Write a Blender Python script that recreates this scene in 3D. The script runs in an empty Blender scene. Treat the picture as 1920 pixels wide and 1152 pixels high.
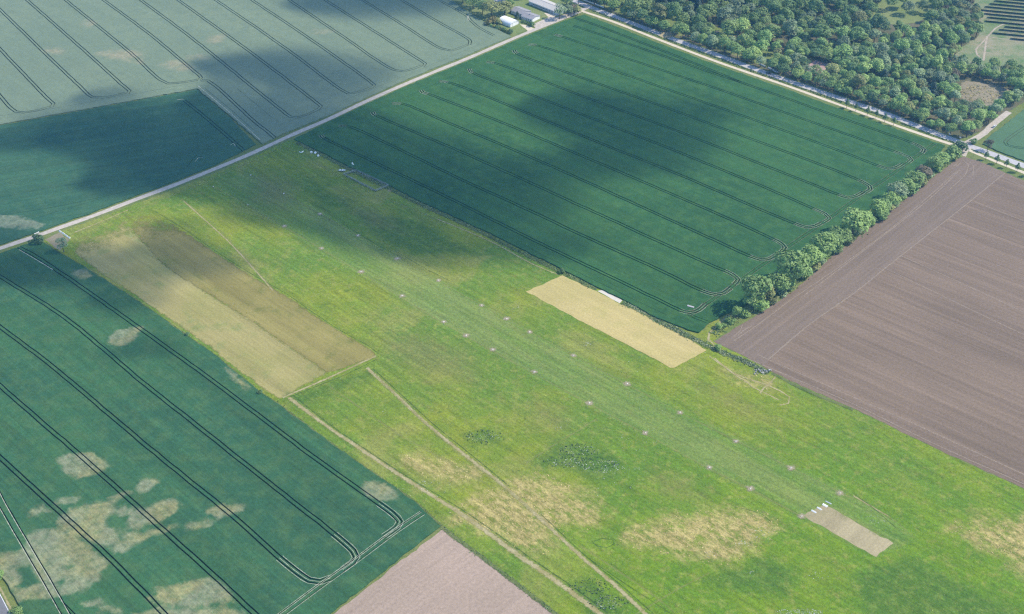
import bpy, bmesh, math, random
import numpy as np
from mathutils import Vector, Matrix
from mathutils.geometry import delaunay_2d_cdt

random.seed(7)
rng = np.random.default_rng(7)
R = math.radians
scene = bpy.context.scene
COL = scene.collection

# ------------------------------------------------------------------ camera
CAM_H = 440.0
PITCH = R(36.5)
FPX = 2263.0                       # focal length in photo pixels (1920 wide)
cam_data = bpy.data.cameras.new('camera')
cam = bpy.data.objects.new('camera', cam_data)
COL.objects.link(cam)
cam.location = (0, 0, CAM_H)
cam.rotation_euler = (R(90) - PITCH, 0, 0)
cam_data.sensor_width = 36.0
cam_data.lens = FPX / 1920 * 36.0
cam_data.clip_start = 1.0
cam_data.clip_end = 20000.0
scene.camera = cam

# ------------------------------------------------------------------ sky, sun, exposure
SUN_ELEV = R(46)
SUN_AZ = R(8)                      # measured from +X towards +Y
world = bpy.data.worlds.new('World')
scene.world = world
world.use_nodes = True
wn = world.node_tree
for n in list(wn.nodes):
    wn.nodes.remove(n)
sky = wn.nodes.new('ShaderNodeTexSky')
sky.sky_type = 'NISHITA'
sky.sun_disc = False
sky.sun_elevation = SUN_ELEV
sky.sun_rotation = R(90) - SUN_AZ
sky.altitude = 400
sky.dust_density = 0.4
sky.ozone_density = 3.0
bg = wn.nodes.new('ShaderNodeBackground')
bg.inputs['Strength'].default_value = 0.15
wo = wn.nodes.new('ShaderNodeOutputWorld')
wn.links.new(sky.outputs[0], bg.inputs[0])
wn.links.new(bg.outputs[0], wo.inputs[0])

sun_data = bpy.data.lights.new('sun', 'SUN')
sun_data.energy = 3.4
sun_data.angle = R(0.5)
sun_data.color = (1.0, 0.91, 0.76)
sun = bpy.data.objects.new('sun', sun_data)
COL.objects.link(sun)
SUN_DIR = Vector((math.cos(SUN_ELEV) * math.cos(SUN_AZ), math.cos(SUN_ELEV) * math.sin(SUN_AZ), math.sin(SUN_ELEV)))
sun.rotation_euler = SUN_DIR.to_track_quat('Z', 'Y').to_euler()
sun.location = (900, 500, 1500)

scene.view_settings.view_transform = 'Standard'
scene.view_settings.look = 'None'
scene.view_settings.gamma = 1.0
scene.view_settings.use_curve_mapping = False
scene.view_settings.exposure = 0.85
scene.render.engine = 'CYCLES'
scene.cycles.use_denoising = False
scene.cycles.max_bounces = 6
scene.cycles.diffuse_bounces = 2
scene.cycles.volume_bounces = 1
scene.cycles.transparent_max_bounces = 12
scene.cycles.volume_step_rate = 4.0
scene.cycles.pixel_filter_type = 'BLACKMAN_HARRIS'
scene.cycles.filter_width = 1.3

# ------------------------------------------------------------------ photogrammetry: photo pixel -> metres on the plain
CP, SP = math.cos(PITCH), math.sin(PITCH)


def P(x, y):
    """ground position in metres of a spot surveyed in the photograph"""
    dx = (x - 960) / FPX
    dy = -(y - 576) / FPX
    d2 = -SP + dy * CP
    t = CAM_H / -d2
    return (dx * t, (CP + dy * SP) * t)


def PP(pts):
    return np.array([P(*p) for p in pts])


def to_px(xy):
    xy = np.asarray(xy, float)
    X, Y = xy[:, 0], xy[:, 1]
    depth = Y * CP + CAM_H * SP
    up = Y * SP - CAM_H * CP
    return np.stack([960 + FPX * X / depth, 576 - FPX * up / depth], 1)


# ------------------------------------------------------------------ node helpers
class NB:
    def __init__(self, name):
        self.m = bpy.data.materials.new(name)
        self.m.use_nodes = True
        self.nt = self.m.node_tree
        self.bsdf = self.nt.nodes['Principled BSDF']
        self.out = self.nt.nodes['Material Output']
        self.bsdf.inputs['Roughness'].default_value = 0.9
        self.bsdf.inputs['Specular IOR Level'].default_value = 0.15
        self._tc = None

    def node(self, t, **kw):
        n = self.nt.nodes.new(t)
        for k, v in kw.items():
            setattr(n, k, v)
        return n

    def link(self, a, b):
        self.nt.links.new(a, b)

    def put(self, sock, v):
        if isinstance(v, bpy.types.NodeSocket):
            self.link(v, sock)
        elif isinstance(v, (tuple, list)) and len(v) == 3 and sock.type == 'RGBA':
            sock.default_value = (*v, 1)
        else:
            sock.default_value = v

    def obj(self):
        if self._tc is None:
            self._tc = self.node('ShaderNodeTexCoord').outputs['Object']
        return self._tc

    def map(self, ang=0, scale=(1, 1, 1)):
        a = self.node('ShaderNodeMapping')
        self.link(self.obj(), a.inputs['Vector'])
        a.inputs['Rotation'].default_value = (0, 0, -ang)
        b = self.node('ShaderNodeMapping')
        self.link(a.outputs[0], b.inputs['Vector'])
        b.inputs['Scale'].default_value = scale
        return b.outputs[0]

    def noise(self, scale, detail=3, rough=0.55, vec=None, dist=0.0):
        n = self.node('ShaderNodeTexNoise')
        self.link(vec if vec is not None else self.obj(), n.inputs['Vector'])
        n.inputs['Scale'].default_value = scale
        n.inputs['Detail'].default_value = detail
        n.inputs['Roughness'].default_value = rough
        n.inputs['Distortion'].default_value = dist
        return n.outputs['Fac']

    def math(self, op, a, b=0.0, c=0.0, clamp=False):
        n = self.node('ShaderNodeMath', operation=op, use_clamp=clamp)
        self.put(n.inputs[0], a)
        self.put(n.inputs[1], b)
        self.put(n.inputs[2], c)
        return n.outputs[0]

    def step(self, v, lo, hi, a=0.0, b=1.0, smooth=True):
        n = self.node('ShaderNodeMapRange', interpolation_type='SMOOTHSTEP' if smooth else 'LINEAR')
        self.put(n.inputs['Value'], v)
        n.inputs['From Min'].default_value = lo
        n.inputs['From Max'].default_value = hi
        n.inputs['To Min'].default_value = a
        n.inputs['To Max'].default_value = b
        return n.outputs['Result']

    def mix(self, f, a, b, blend='MIX'):
        n = self.node('ShaderNodeMix', data_type='RGBA', blend_type=blend)
        self.put(n.inputs['Factor'], f)
        self.put(n.inputs['A'] if False else n.inputs[6], a)
        self.put(n.inputs[7], b)
        return n.outputs[2]

    def attr(self, name):
        n = self.node('ShaderNodeAttribute', attribute_name=name)
        return n.outputs['Fac']

    def gain(self, col, f):
        """multiply a colour by a scalar socket"""
        n = self.node('ShaderNodeVectorMath', operation='SCALE')
        self.put(n.inputs[0], col)
        self.put(n.inputs['Scale'], f)
        return n.outputs[0]

    def bump(self, h, strength=0.5, dist=0.3):
        n = self.node('ShaderNodeBump')
        n.inputs['Strength'].default_value = strength
        n.inputs['Distance'].default_value = dist
        self.link(h, n.inputs['Height'])
        self.link(n.outputs[0], self.bsdf.inputs['Normal'])

    def color(self, c):
        self.put(self.bsdf.inputs['Base Color'], c)
        return self

    def alpha(self, a):
        tr = self.node('ShaderNodeBsdfTransparent')
        mx = self.node('ShaderNodeMixShader')
        self.put(mx.inputs[0], a)
        self.link(tr.outputs[0], mx.inputs[1])
        self.link(self.bsdf.outputs[0], mx.inputs[2])
        self.link(mx.outputs[0], self.out.inputs['Surface'])


U_ANG = R(-43)                     # direction in which the fields are worked
V_ANG = R(46)


def plain(name, col, rough=0.8, spec=0.2, var=0.12, scale=1.5, metal=0.0):
    b = NB(name)
    n = b.noise(scale, 4)
    b.color(b.gain(col, b.step(n, 0.25, 0.75, 1 - var, 1 + var, False)))
    b.bsdf.inputs['Roughness'].default_value = rough
    b.bsdf.inputs['Specular IOR Level'].default_value = spec
    b.bsdf.inputs['Metallic'].default_value = metal
    return b.m


def crop_material(name, c1, c2, c3, patch, ang=U_ANG, streak=0.14, grain=0.22, yellow=None, patch_noise=7.0, soft=1.2):
    b = NB(name)
    big = b.noise(0.011, 4, 0.55)
    mid = b.noise(1.0, 4, 0.6, b.map(ang, (0.006, 0.11, 1)))
    row = b.noise(1.0, 3, 0.6, b.map(ang, (0.02, 0.9, 1)))
    fine = b.noise(0.6, 5, 0.8)
    clump = b.noise(0.12, 4, 0.6)
    col = b.mix(b.step(big, 0.36, 0.64), c1, c2)
    col = b.mix(b.step(clump, 0.40, 0.68, 0, 0.8), col, c3)
    g = b.step(mid, 0.25, 0.75, 1 - streak, 1 + streak, False)
    g2 = b.step(row, 0.25, 0.75, 1 - streak * 0.8, 1 + streak * 0.8, False)
    g3 = b.step(fine, 0.25, 0.75, 1 - grain, 1 + grain, False)
    pn = b.math('MULTIPLY_ADD', b.math('SUBTRACT', b.noise(0.16, 5, 0.65, dist=0.6), 0.5), patch_noise, b.attr('patch'))
    pf = b.step(pn, -soft, soft)
    pc = b.mix(b.step(b.noise(0.05, 4), 0.38, 0.66), patch, yellow or patch)
    pc = b.gain(pc, b.step(b.noise(0.18, 5, 0.7), 0.3, 0.7, 0.75, 1.2, False))
    col = b.mix(b.math('MULTIPLY', pf, b.step(b.noise(0.28, 5, 0.75), 0.30, 0.62, 0.42, 0.95)), col, pc)
    col = b.gain(b.gain(b.gain(col, g), g2), g3)
    b.color(col)
    b.bump(b.math('ADD', b.noise(1.6, 2, 0.7), b.math('MULTIPLY', row, 0.6)), 0.55, 0.35)
    return b.m


# ------------------------------------------------------------------ object helpers
def tag(o, label=None, cat=None, group=None, kind=None):
    if label:
        o['label'] = label
    if cat:
        o['category'] = cat
    if group:
        o['group'] = group
    if kind:
        o['kind'] = kind
    return o


def new_obj(name, me, mats=(), parent=None):
    o = bpy.data.objects.new(name, me)
    COL.objects.link(o)
    if me is not None:
        for m in (mats if isinstance(mats, (list, tuple)) else [mats]):
            if m is not None and len(me.materials) < len(mats if isinstance(mats, (list, tuple)) else [mats]):
                me.materials.append(m)
    if parent is not None:
        o.parent = parent
    return o


def empty(name, loc, rz=0.0):
    o = bpy.data.objects.new(name, None)
    o.empty_display_size = 0.5
    COL.objects.link(o)
    o.location = loc
    o.rotation_euler = (0, 0, rz)
    return o


def np_mesh(name, V, F, mat_idx=None, smooth=False):
    """V (n,3); F list of equal-length polygons array (m,k)"""
    me = bpy.data.meshes.new(name)
    V = np.asarray(V, np.float32)
    F = np.asarray(F, np.int32)
    k = F.shape[1]
    me.vertices.add(len(V))
    me.vertices.foreach_set('co', V.ravel())
    me.loops.add(F.size)
    me.loops.foreach_set('vertex_index', F.ravel())
    me.polygons.add(len(F))
    me.polygons.foreach_set('loop_start', np.arange(0, F.size, k, dtype=np.int32))
    if mat_idx is not None:
        me.polygons.foreach_set('material_index', np.asarray(mat_idx, np.int32))
    me.polygons.foreach_set('use_smooth', np.full(len(F), smooth, bool))
    me.update(calc_edges=True)
    me.validate()
    return me


class MB:
    """collects simple solids into ONE mesh"""
    def __init__(self):
        self.v, self.f = [], []

    def add(self, vs, fs):
        o = len(self.v)
        self.v += [tuple(v) for v in vs]
        self.f += [tuple(i + o for i in f) for f in fs]

    def box(self, c, s, rz=0.0, tilt=0.0):
        m = Matrix.Translation(c) @ Matrix.Rotation(rz, 4, 'Z') @ Matrix.Rotation(tilt, 4, 'X')
        vs = [m @ Vector((sx * s[0] / 2, sy * s[1] / 2, sz * s[2] / 2)) for sz in (-1, 1) for sy in (-1, 1) for sx in (-1, 1)]
        self.add(vs, [(0, 2, 3, 1), (4, 5, 7, 6), (0, 1, 5, 4), (2, 6, 7, 3), (0, 4, 6, 2), (1, 3, 7, 5)])

    def tube(self, p0, p1, r0, r1, n=6, cap=True):
        p0, p1 = Vector(p0), Vector(p1)
        q = (p1 - p0).to_track_quat('Z', 'Y')
        vs = []
        for p, r in ((p0, r0), (p1, r1)):
            for i in range(n):
                a = 2 * math.pi * i / n
                vs.append(p + q @ Vector((math.cos(a) * r, math.sin(a) * r, 0)))
        fs = [(i, (i + 1) % n, n + (i + 1) % n, n + i) for i in range(n)]
        if cap:
            fs += [tuple(range(n))[::-1], tuple(range(n, 2 * n))]
        self.add(vs, fs)

    def prism(self, profile, axis_len, m):
        """profile in local X-Z, extruded along local Y, matrix m"""
        n = len(profile)
        vs = [m @ Vector((x, y, z)) for y in (-axis_len / 2, axis_len / 2) for x, z in profile]
        fs = [(i, (i + 1) % n, n + (i + 1) % n, n + i) for i in range(n)]
        fs += [tuple(range(n))[::-1], tuple(range(n, 2 * n))]
        self.add(vs, fs)

    def build(self, name, mat, parent=None):
        me = bpy.data.meshes.new(name)
        me.from_pydata(self.v, [], self.f)
        me.update()
        bm = bmesh.new()
        bm.from_mesh(me)
        bmesh.ops.recalc_face_normals(bm, faces=bm.faces)
        bm.to_mesh(me)
        bm.free()
        return new_obj(name, me, mat, parent)


def smooth_line(pts, step=6.0):
    """Catmull-Rom through world points, resampled"""
    p = np.asarray(pts, float)
    if len(p) < 3:
        n = max(1, int(np.hypot(*(p[1] - p[0])) / (step * 3)))
        t = np.linspace(0, 1, n + 1)[:, None]
        return p[0] * (1 - t) + p[1] * t
    q = np.vstack([2 * p[0] - p[1], p, 2 * p[-1] - p[-2]])
    out = [p[0]]
    for i in range(1, len(q) - 2):
        d = np.hypot(*(q[i + 1] - q[i]))
        n = max(1, int(d / step))
        # centripetal tangents keep sharp bends from overshooting
        t0 = 0.0
        t1 = t0 + max(np.hypot(*(q[i] - q[i - 1])), 1e-3) ** 0.5
        t2 = t1 + max(d, 1e-3) ** 0.5
        t3 = t2 + max(np.hypot(*(q[i + 2] - q[i + 1])), 1e-3) ** 0.5
        for k in range(1, n + 1):
            t = t1 + (t2 - t1) * k / n
            a1 = (t1 - t) / (t1 - t0) * q[i - 1] + (t - t0) / (t1 - t0) * q[i]
            a2 = (t2 - t) / (t2 - t1) * q[i] + (t - t1) / (t2 - t1) * q[i + 1]
            a3 = (t3 - t) / (t3 - t2) * q[i + 1] + (t - t2) / (t3 - t2) * q[i + 2]
            b1 = (t2 - t) / (t2 - t0) * a1 + (t - t0) / (t2 - t0) * a2
            b2 = (t3 - t) / (t3 - t1) * a2 + (t - t1) / (t3 - t1) * a3
            out.append((t2 - t) / (t2 - t1) * b1 + (t - t1) / (t2 - t1) * b2)
    return np.array(out)


def offset_line(p, d):
    t = np.gradient(p, axis=0)
    t /= np.maximum(np.hypot(t[:, 0], t[:, 1]), 1e-6)[:, None]
    return p + np.stack([-t[:, 1], t[:, 0]], 1) * d


def sdf_poly(pts, poly):
    """signed distance, positive inside"""
    pts = np.asarray(pts, float)
    poly = np.asarray(poly, float)
    d = np.full(len(pts), 1e9)
    inside = np.zeros(len(pts), bool)
    for a, b in zip(poly, np.roll(poly, -1, 0)):
        e = b - a
        w = pts - a
        t = np.clip((w @ e) / max(e @ e, 1e-9), 0, 1)
        d = np.minimum(d, np.hypot(*(w - t[:, None] * e).T))
        c = ((a[1] <= pts[:, 1]) & (b[1] > pts[:, 1])) | ((b[1] <= pts[:, 1]) & (a[1] > pts[:, 1]))
        with np.errstate(divide='ignore', invalid='ignore'):
            xi = a[0] + (pts[:, 1] - a[1]) / (e[1] if e[1] else 1e-9) * e[0]
        inside ^= c & (pts[:, 0] < xi)
    return np.where(inside, d, -d)


def dist_line(pts, line):
    d = np.full(len(pts), 1e9)
    for a, b in zip(line[:-1], line[1:]):
        e = b - a
        w = pts - a
        t = np.clip((w @ e) / max(e @ e, 1e-9), 0, 1)
        d = np.minimum(d, np.hypot(*(w - t[:, None] * e).T))
    return d


def rough_edge(poly, step=2.5, amp=0.35):
    """polygon outline resampled with small irregularities"""
    poly = np.asarray(poly, float)
    out = []
    for a, b in zip(poly, np.roll(poly, -1, 0)):
        L = np.hypot(*(b - a))
        n = max(1, int(L / step)) if L < 900 else 1
        nrm = np.array([-(b - a)[1], (b - a)[0]]) / max(L, 1e-6)
        for k in range(n):
            q = a + (b - a) * k / n
            out.append(q + nrm * (rng.normal() * amp if k else 0))
    return np.array(out)


def field_mesh(name, poly, mats, tracks=(), height=0.7, grid=8.0, attrs=None, z0=0.006, edge_amp=0.3):
    """a crop standing `height` above the soil, with wheel tracks cut through it down to the soil.
    tracks: list of (world polyline, width)"""
    outline = rough_edge(poly, 3.0, edge_amp)
    verts = [tuple(p) for p in outline]
    n0 = len(verts)
    edges = [(i, (i + 1) % n0) for i in range(n0)]
    lo, hi = outline.min(0), outline.max(0)
    if grid:
        gx, gy = np.meshgrid(np.arange(lo[0], hi[0], grid), np.arange(lo[1], hi[1], grid))
        g = np.stack([gx.ravel(), gy.ravel()], 1) + rng.uniform(-grid * .25, grid * .25, (gx.size, 2))
        # only where the camera can look
        px = to_px(g)
        vis = (px[:, 0] > -260) & (px[:, 0] < 2180) & (px[:, 1] > -200) & (px[:, 1] < 1400)
        g = g[vis & (sdf_poly(g, outline) > grid * .4)]
        for line, w in tracks:
            if len(g):
                g = g[dist_line(g, line) > w / 2 + 0.8]
        verts += [tuple(p) for p in g]
    for line, w in tracks:
        for s in (-w / 2, w / 2):
            o = len(verts)
            L = offset_line(line, s)
            verts += [tuple(p) for p in L]
            edges += [(o + i, o + i + 1) for i in range(len(L) - 1)]
    res = delaunay_2d_cdt([Vector(v) for v in verts], edges, [list(range(n0))], 0, 1e-4, False)
    V = np.array([tuple(v) for v in res[0]])
    F = np.array([f for f in res[2] if len(f) == 3])
    cen = V[F].mean(1)
    keep = sdf_poly(cen, outline) > 0
    F, cen = F[keep], cen[keep]
    groove = np.zeros(len(F), bool)
    for line, w in tracks:
        groove |= dist_line(cen, line) < w / 2 - 1e-3
    n = len(V)
    V3 = np.vstack([np.c_[V, np.full(n, z0 + height)], np.c_[V, np.full(n, z0)]])
    # counter-clockwise
    a, b, c = V[F[:, 0]], V[F[:, 1]], V[F[:, 2]]
    cr = (b[:, 0] - a[:, 0]) * (c[:, 1] - a[:, 1]) - (b[:, 1] - a[:, 1]) * (c[:, 0] - a[:, 0])
    F[cr < 0] = F[cr < 0][:, ::-1]
    top = F[~groove]
    bot = F[groove] + n
    tris = [top, bot]
    midx = [np.zeros(len(top)), np.ones(len(bot))]
    if height > 0:
        E = np.vstack([top[:, [0, 1]], top[:, [1, 2]], top[:, [2, 0]]])
        key = np.sort(E, 1)
        _, inv, cnt = np.unique(key, axis=0, return_inverse=True, return_counts=True)
        E = E[cnt[inv.ravel()] == 1]
        tris += [np.c_[E[:, 0], E[:, 0] + n, E[:, 1] + n], np.c_[E[:, 0], E[:, 1] + n, E[:, 1]]]
        midx += [np.zeros(len(E)), np.zeros(len(E))]
    T = np.vstack(tris)
    M = np.concatenate(midx)
    used = np.unique(T)
    remap = np.full(len(V3), -1)
    remap[used] = np.arange(len(used))
    T = remap[T]
    V3 = V3[used]
    me = np_mesh(name, V3, T, M)
    for an, fn in (attrs or {}).items():
        at = me.attributes.new(an, 'FLOAT', 'POINT')
        vals = np.asarray(fn(V3[:, :2]), np.float32)
        at.data.foreach_set('value', vals)
    o = new_obj(name, me, mats)
    return tag(o, kind='structure')


def union_sdf(polys, holes=()):
    P_ = [PP(p) for p in polys]
    H_ = [PP(h) for h in holes]

    def fn(xy):
        d = np.full(len(xy), -60.0)
        for p in P_:
            d = np.maximum(d, sdf_poly(xy, p))
        for h in H_:
            d = np.minimum(d, -sdf_poly(xy, h))
        return d
    return fn


def ribbon(name, line, width, mat, z=0.02, parent=None, taper=0.0):
    """flat strip along a world polyline; attribute `edge` runs 0 at the edges to 1 on the centre line"""
    line = np.asarray(line)
    n = len(line)
    w = np.full(n, width)
    if taper:
        s = np.linspace(0, 1, n)
        w = width * np.clip(np.minimum(s, 1 - s) / taper, 0.05, 1)
    w = w * (1 + rng.normal(0, 0.06, n))
    t = np.gradient(line, axis=0)
    t /= np.maximum(np.hypot(t[:, 0], t[:, 1]), 1e-6)[:, None]
    nn = np.stack([-t[:, 1], t[:, 0]], 1)
    cols = [line + nn * (w * s)[:, None] for s in (-0.5, 0, 0.5)]
    V = np.vstack(cols)
    V = np.c_[V, np.full(len(V), z)]
    F = []
    for c in range(2):
        for i in range(n - 1):
            F.append((c * n + i, c * n + i + 1, (c + 1) * n + i + 1, (c + 1) * n + i)[::-1])
    me = np_mesh(name, V, F)
    at = me.attributes.new('edge', 'FLOAT', 'POINT')
    at.data.foreach_set('value', np.concatenate([np.zeros(n), np.ones(n), np.zeros(n)]).astype(np.float32))
    o = new_obj(name, me, mat, parent)
    if parent is None:
        tag(o, kind='structure')
    return o


def sheet(name, poly, mat, z, step=3.0, amp=0.25, grid=0, attrs=None):
    return field_mesh(name, poly, [mat], (), 0.0, grid, attrs, z, amp)


# ------------------------------------------------------------------ ground materials
def rough_grass(name, c1, c2, c3, scale=1.0):
    b = NB(name)
    col = b.mix(b.step(b.noise(0.03, 4), 0.35, 0.65), c1, c2)
    col = b.mix(b.step(b.noise(0.25 * scale, 4, 0.7), 0.45, 0.75), col, c3)
    col = b.gain(col, b.step(b.noise(0.9, 3, 0.75), 0.25, 0.75, 0.66, 1.34, False))
    b.color(col)
    b.bump(b.noise(1.2, 3, 0.7), 0.7, 0.4)
    return b.m


def soil_material(name, c1, c2, ang, streak=0.22, line=0.35):
    b = NB(name)
    col = b.mix(b.step(b.noise(0.012, 4), 0.36, 0.64), c1, c2)
    s1 = b.noise(1.0, 5, 0.6, b.map(ang, (0.004, 0.13, 1)))
    s2 = b.noise(1.0, 4, 0.65, b.map(ang, (0.012, 0.45, 1)))
    w = b.noise(1.0, 2, 0.5, b.map(ang, (0.003, 0.22, 1)))
    pale = b.step(w, 0.62, 0.70, 0, line)
    col = b.mix(pale, col, tuple(min(1, x * 1.45) for x in c2))
    col = b.gain(col, b.step(s1, 0.28, 0.72, 1 - streak, 1 + streak, False))
    col = b.gain(col, b.step(s2, 0.28, 0.72, 1 - streak * 1.3, 1 + streak * 1.3, False))
    col = b.gain(col, b.step(b.noise(0.7, 5, 0.8), 0.25, 0.75, 0.72, 1.28, False))
    b.color(col)
    b.bump(b.math('ADD', s2, b.noise(1.8, 3, 0.8)), 0.5, 0.25)
    return b.m


def worn(name, c1, c2, lo=0.25, hi=0.75, nscale=0.5, strength=1.0, amt=0.75):
    """a worn strip that breaks up into the grass at its edges"""
    b = NB(name)
    col = b.mix(b.step(b.noise(0.15, 4), 0.35, 0.65), c1, c2)
    col = b.gain(col, b.step(b.noise(0.9, 4, 0.75), 0.25, 0.75, 0.72, 1.28, False))
    b.color(col)
    e = b.attr('edge')
    v = b.math('ADD', e, b.math('MULTIPLY', b.math('SUBTRACT', b.noise(nscale, 4, 0.7), 0.5), 1.5))
    b.alpha(b.math('MULTIPLY', b.step(v, lo, hi), amt * strength))
    return b.m


M = {}
M['ground'] = rough_grass('rough grass verge', (0.13, 0.17, 0.04), (0.17, 0.19, 0.06), (0.08, 0.13, 0.035))
M['soil_track'] = plain('wheel track soil', (0.17, 0.145, 0.10), 0.95, 0.1, 0.3, 0.8)
M['soil_shade'] = plain('shade-darkened wheel track soil', (0.035, 0.036, 0.026), 0.95, 0.1, 0.3, 0.8)  # shade inside the wheel grooves put into the soil colour, near black
M['trampled'] = worn('flattened crop and lit soil', (0.50, 0.52, 0.38), (0.58, 0.56, 0.43), 0.2, 0.8, 0.6, amt=0.75)
M['concrete'] = plain('pale concrete', (0.55, 0.50, 0.42), 0.9, 0.2, 0.15, 0.6)
M['gravel'] = plain('gravel path', (0.56, 0.48, 0.36), 0.95, 0.1, 0.18, 0.5)
M['farm_track'] = plain('farm track surface', (0.44, 0.385, 0.325), 0.95, 0.1, 0.2, 0.4)
M['asphalt'] = plain('worn asphalt', (0.42, 0.40, 0.40), 0.9, 0.25, 0.16, 0.4)
M['asphalt_dark'] = plain('asphalt', (0.16, 0.16, 0.17), 0.9, 0.25, 0.12, 0.5)
M['white_paint'] = plain('white paint', (0.80, 0.79, 0.76), 0.5, 0.4, 0.06, 0.7)
M['worn_track'] = worn('worn grass track', (0.33, 0.28, 0.12), (0.43, 0.37, 0.20), 0.20, 0.75, 0.45, amt=0.8)
M['faint_track'] = worn('faint grass track', (0.27, 0.28, 0.08), (0.33, 0.32, 0.11), 0.35, 1.2, 0.22, amt=0.42)
M['dark_track'] = worn('rank grass edge', (0.045, 0.095, 0.02), (0.06, 0.11, 0.025), 0.45, 1.0, 0.3, amt=0.6)
M['bare'] = worn('bare soil ring', (0.40, 0.33, 0.22), (0.44, 0.36, 0.25), 0.1, 0.8, 0.8, amt=0.7)
M['verge'] = worn('unmown verge', (0.09, 0.13, 0.035), (0.15, 0.17, 0.06), 0.05, 0.6, 0.5, amt=0.9)

# ------------------------------------------------------------------ the ground sheet
gm = np_mesh('ground', [(-9000, -4000, -0.03), (9000, -4000, -0.03), (9000, 16000, -0.03), (-9000, 16000, -0.03)], [(0, 1, 2, 3)])
tag(new_obj('ground', gm, M['ground']), kind='structure')

# ------------------------------------------------------------------ field outlines
ROAD_PTS = [(-330, 590), (-150, 524), (0, 466), (75, 440.5), (112, 427), (175, 405), (250, 376), (325, 348), (400, 318), (475, 286.5), (550, 252), (612, 225.5), (687, 190), (750, 162), (812, 136), (875, 110.5), (965, 71.5), (1040, 41), (1085, 23), (1100, 15)]
ROAD = smooth_line(PP(ROAD_PTS), 8)
PATH_PTS = [(1088, 20), (1150, 41), (1225, 70.5), (1350, 118), (1475, 161), (1565, 193.5), (1690, 239), (1790, 273), (1815, 281), (1850, 296), (1920, 324), (2100, 396)]
PATH = smooth_line(PP(PATH_PTS), 8)
ASPH_PTS = [(1000, -35), (1060, -6), (1100, 11), (1162, 35), (1275, 78), (1350, 105), (1425, 133), (1500, 159), (1580, 186), (1665, 215), (1740, 244.5), (1810, 271), (1852, 286), (1917, 310), (2100, 384)]
ASPH = smooth_line(PP(ASPH_PTS), 8)
road_up = [(x, y - 6) for x, y in ROAD_PTS]
road_dn = [(x, y + 6.5) for x, y in ROAD_PTS]


def seg(pts, x0, x1):
    return [p for p in pts if x0 <= p[0] <= x1]


FIELD_A = [(-300, 290), (0, 235), (370, 167.5), (430, 217), (492, 271)] + [(475 + 60, 250)] + seg(road_up, 600, 960) + [(958, 70), (905, 41), (868, 17), (840, -3), (800, -40), (700, -160), (-300, -160)]
FIELD_B = [(-300, 292), (0, 237), (369, 169.5), (428, 219), (480, 272)] + seg(road_up, -340, 470)[::-1]
FIELD_C = [(552, 262)] + seg(road_dn, 600, 1050) + [(1072, 36), (1095, 29), (1160, 53), (1225, 79), (1350, 126), (1475, 169), (1580, 208), (1690, 247), (1772, 275),
           (1742, 308), (1706, 338), (1648, 380), (1606, 413), (1508, 486), (1450, 532), (1396, 574), (1366, 588), (1330, 606), (1310, 625), (1290, 620), (1227, 595), (1165, 561), (1120, 540), (1052, 505), (990, 474), (940, 449), (900, 430), (860, 411), (800, 384), (740, 354), (650, 311), (600, 285)]
FIELD_G = [(-330, 605), (-150, 536), (0, 477), (60, 456), (80, 455), (110, 475), (160, 503), (250, 560), (350, 630), (400, 665), (440, 698), (485, 735), (522, 759), (615, 829), (670, 868), (777, 941), (826, 988), (620, 1152), (430, 1310), (140, 1310), (42, 1152), (33, 1130), (17, 1100), (-4, 1073), (-60, 1000), (-330, 740)]
FIELD_F = [(1338, 641), (1360, 627), (1420, 590), (1490, 545), (1560, 480), (1610, 443), (1680, 387), (1740, 340), (1790, 302), (1806, 294), (1835, 302), (1870, 318), (1925, 341), (2200, 452), (2350, 1130), (1920, 916), (1753, 840), (1600, 766), (1560, 749), (1483, 715), (1447, 697), (1400, 670)]
FIELD_G2 = [(831, 991), (915, 1055), (1045, 1154), (1260, 1320), (430, 1322), (623, 1154)]
FIELD_I = [(2100, 105), (1922, 205), (1853, 259), (1842, 271), (1884, 290), (1922, 304), (2100, 375)]
AIRFIELD = [(82, 452), (112, 435), (175, 413), (250, 384), (325, 356), (400, 326), (475, 294), (545, 262), (552, 263), (600, 286), (650, 312), (740, 355), (800, 385), (860, 412), (900, 431), (940, 450), (990, 475), (1052, 506), (1120, 541), (1165, 562), (1227, 596), (1290, 621), (1310, 626), (1332, 607), (1366, 589), (1370, 612), (1336, 640),
            (1400, 671), (1447, 698), (1483, 716), (1560, 750), (1600, 767), (1753, 841), (1920, 917), (2350, 1133), (2350, 1330), (1262, 1330), (1047, 1154), (915, 1053), (828, 987), (777, 940), (670, 867), (615, 828), (522, 757), (485, 734), (440, 697), (400, 664), (350, 629), (250, 559), (160, 502), (110, 474)]


def ext(pts, d=90):
    """prolong the first segment backwards out of the frame"""
    (x0, y0), (x1, y1) = pts[0], pts[1]
    L = math.hypot(x1 - x0, y1 - y0)
    return [(x0 - (x1 - x0) / L * d, y0 - (y1 - y0) / L * d)] + list(pts)


def pair(pts, gauge=2.0, w=0.6, step=6.0):
    L = smooth_line(PP(pts), step)
    L = L + rng.normal(0, 0.09, L.shape)
    return [(offset_line(L, gauge / 2), w), (offset_line(L, -gauge / 2), w)]


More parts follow.
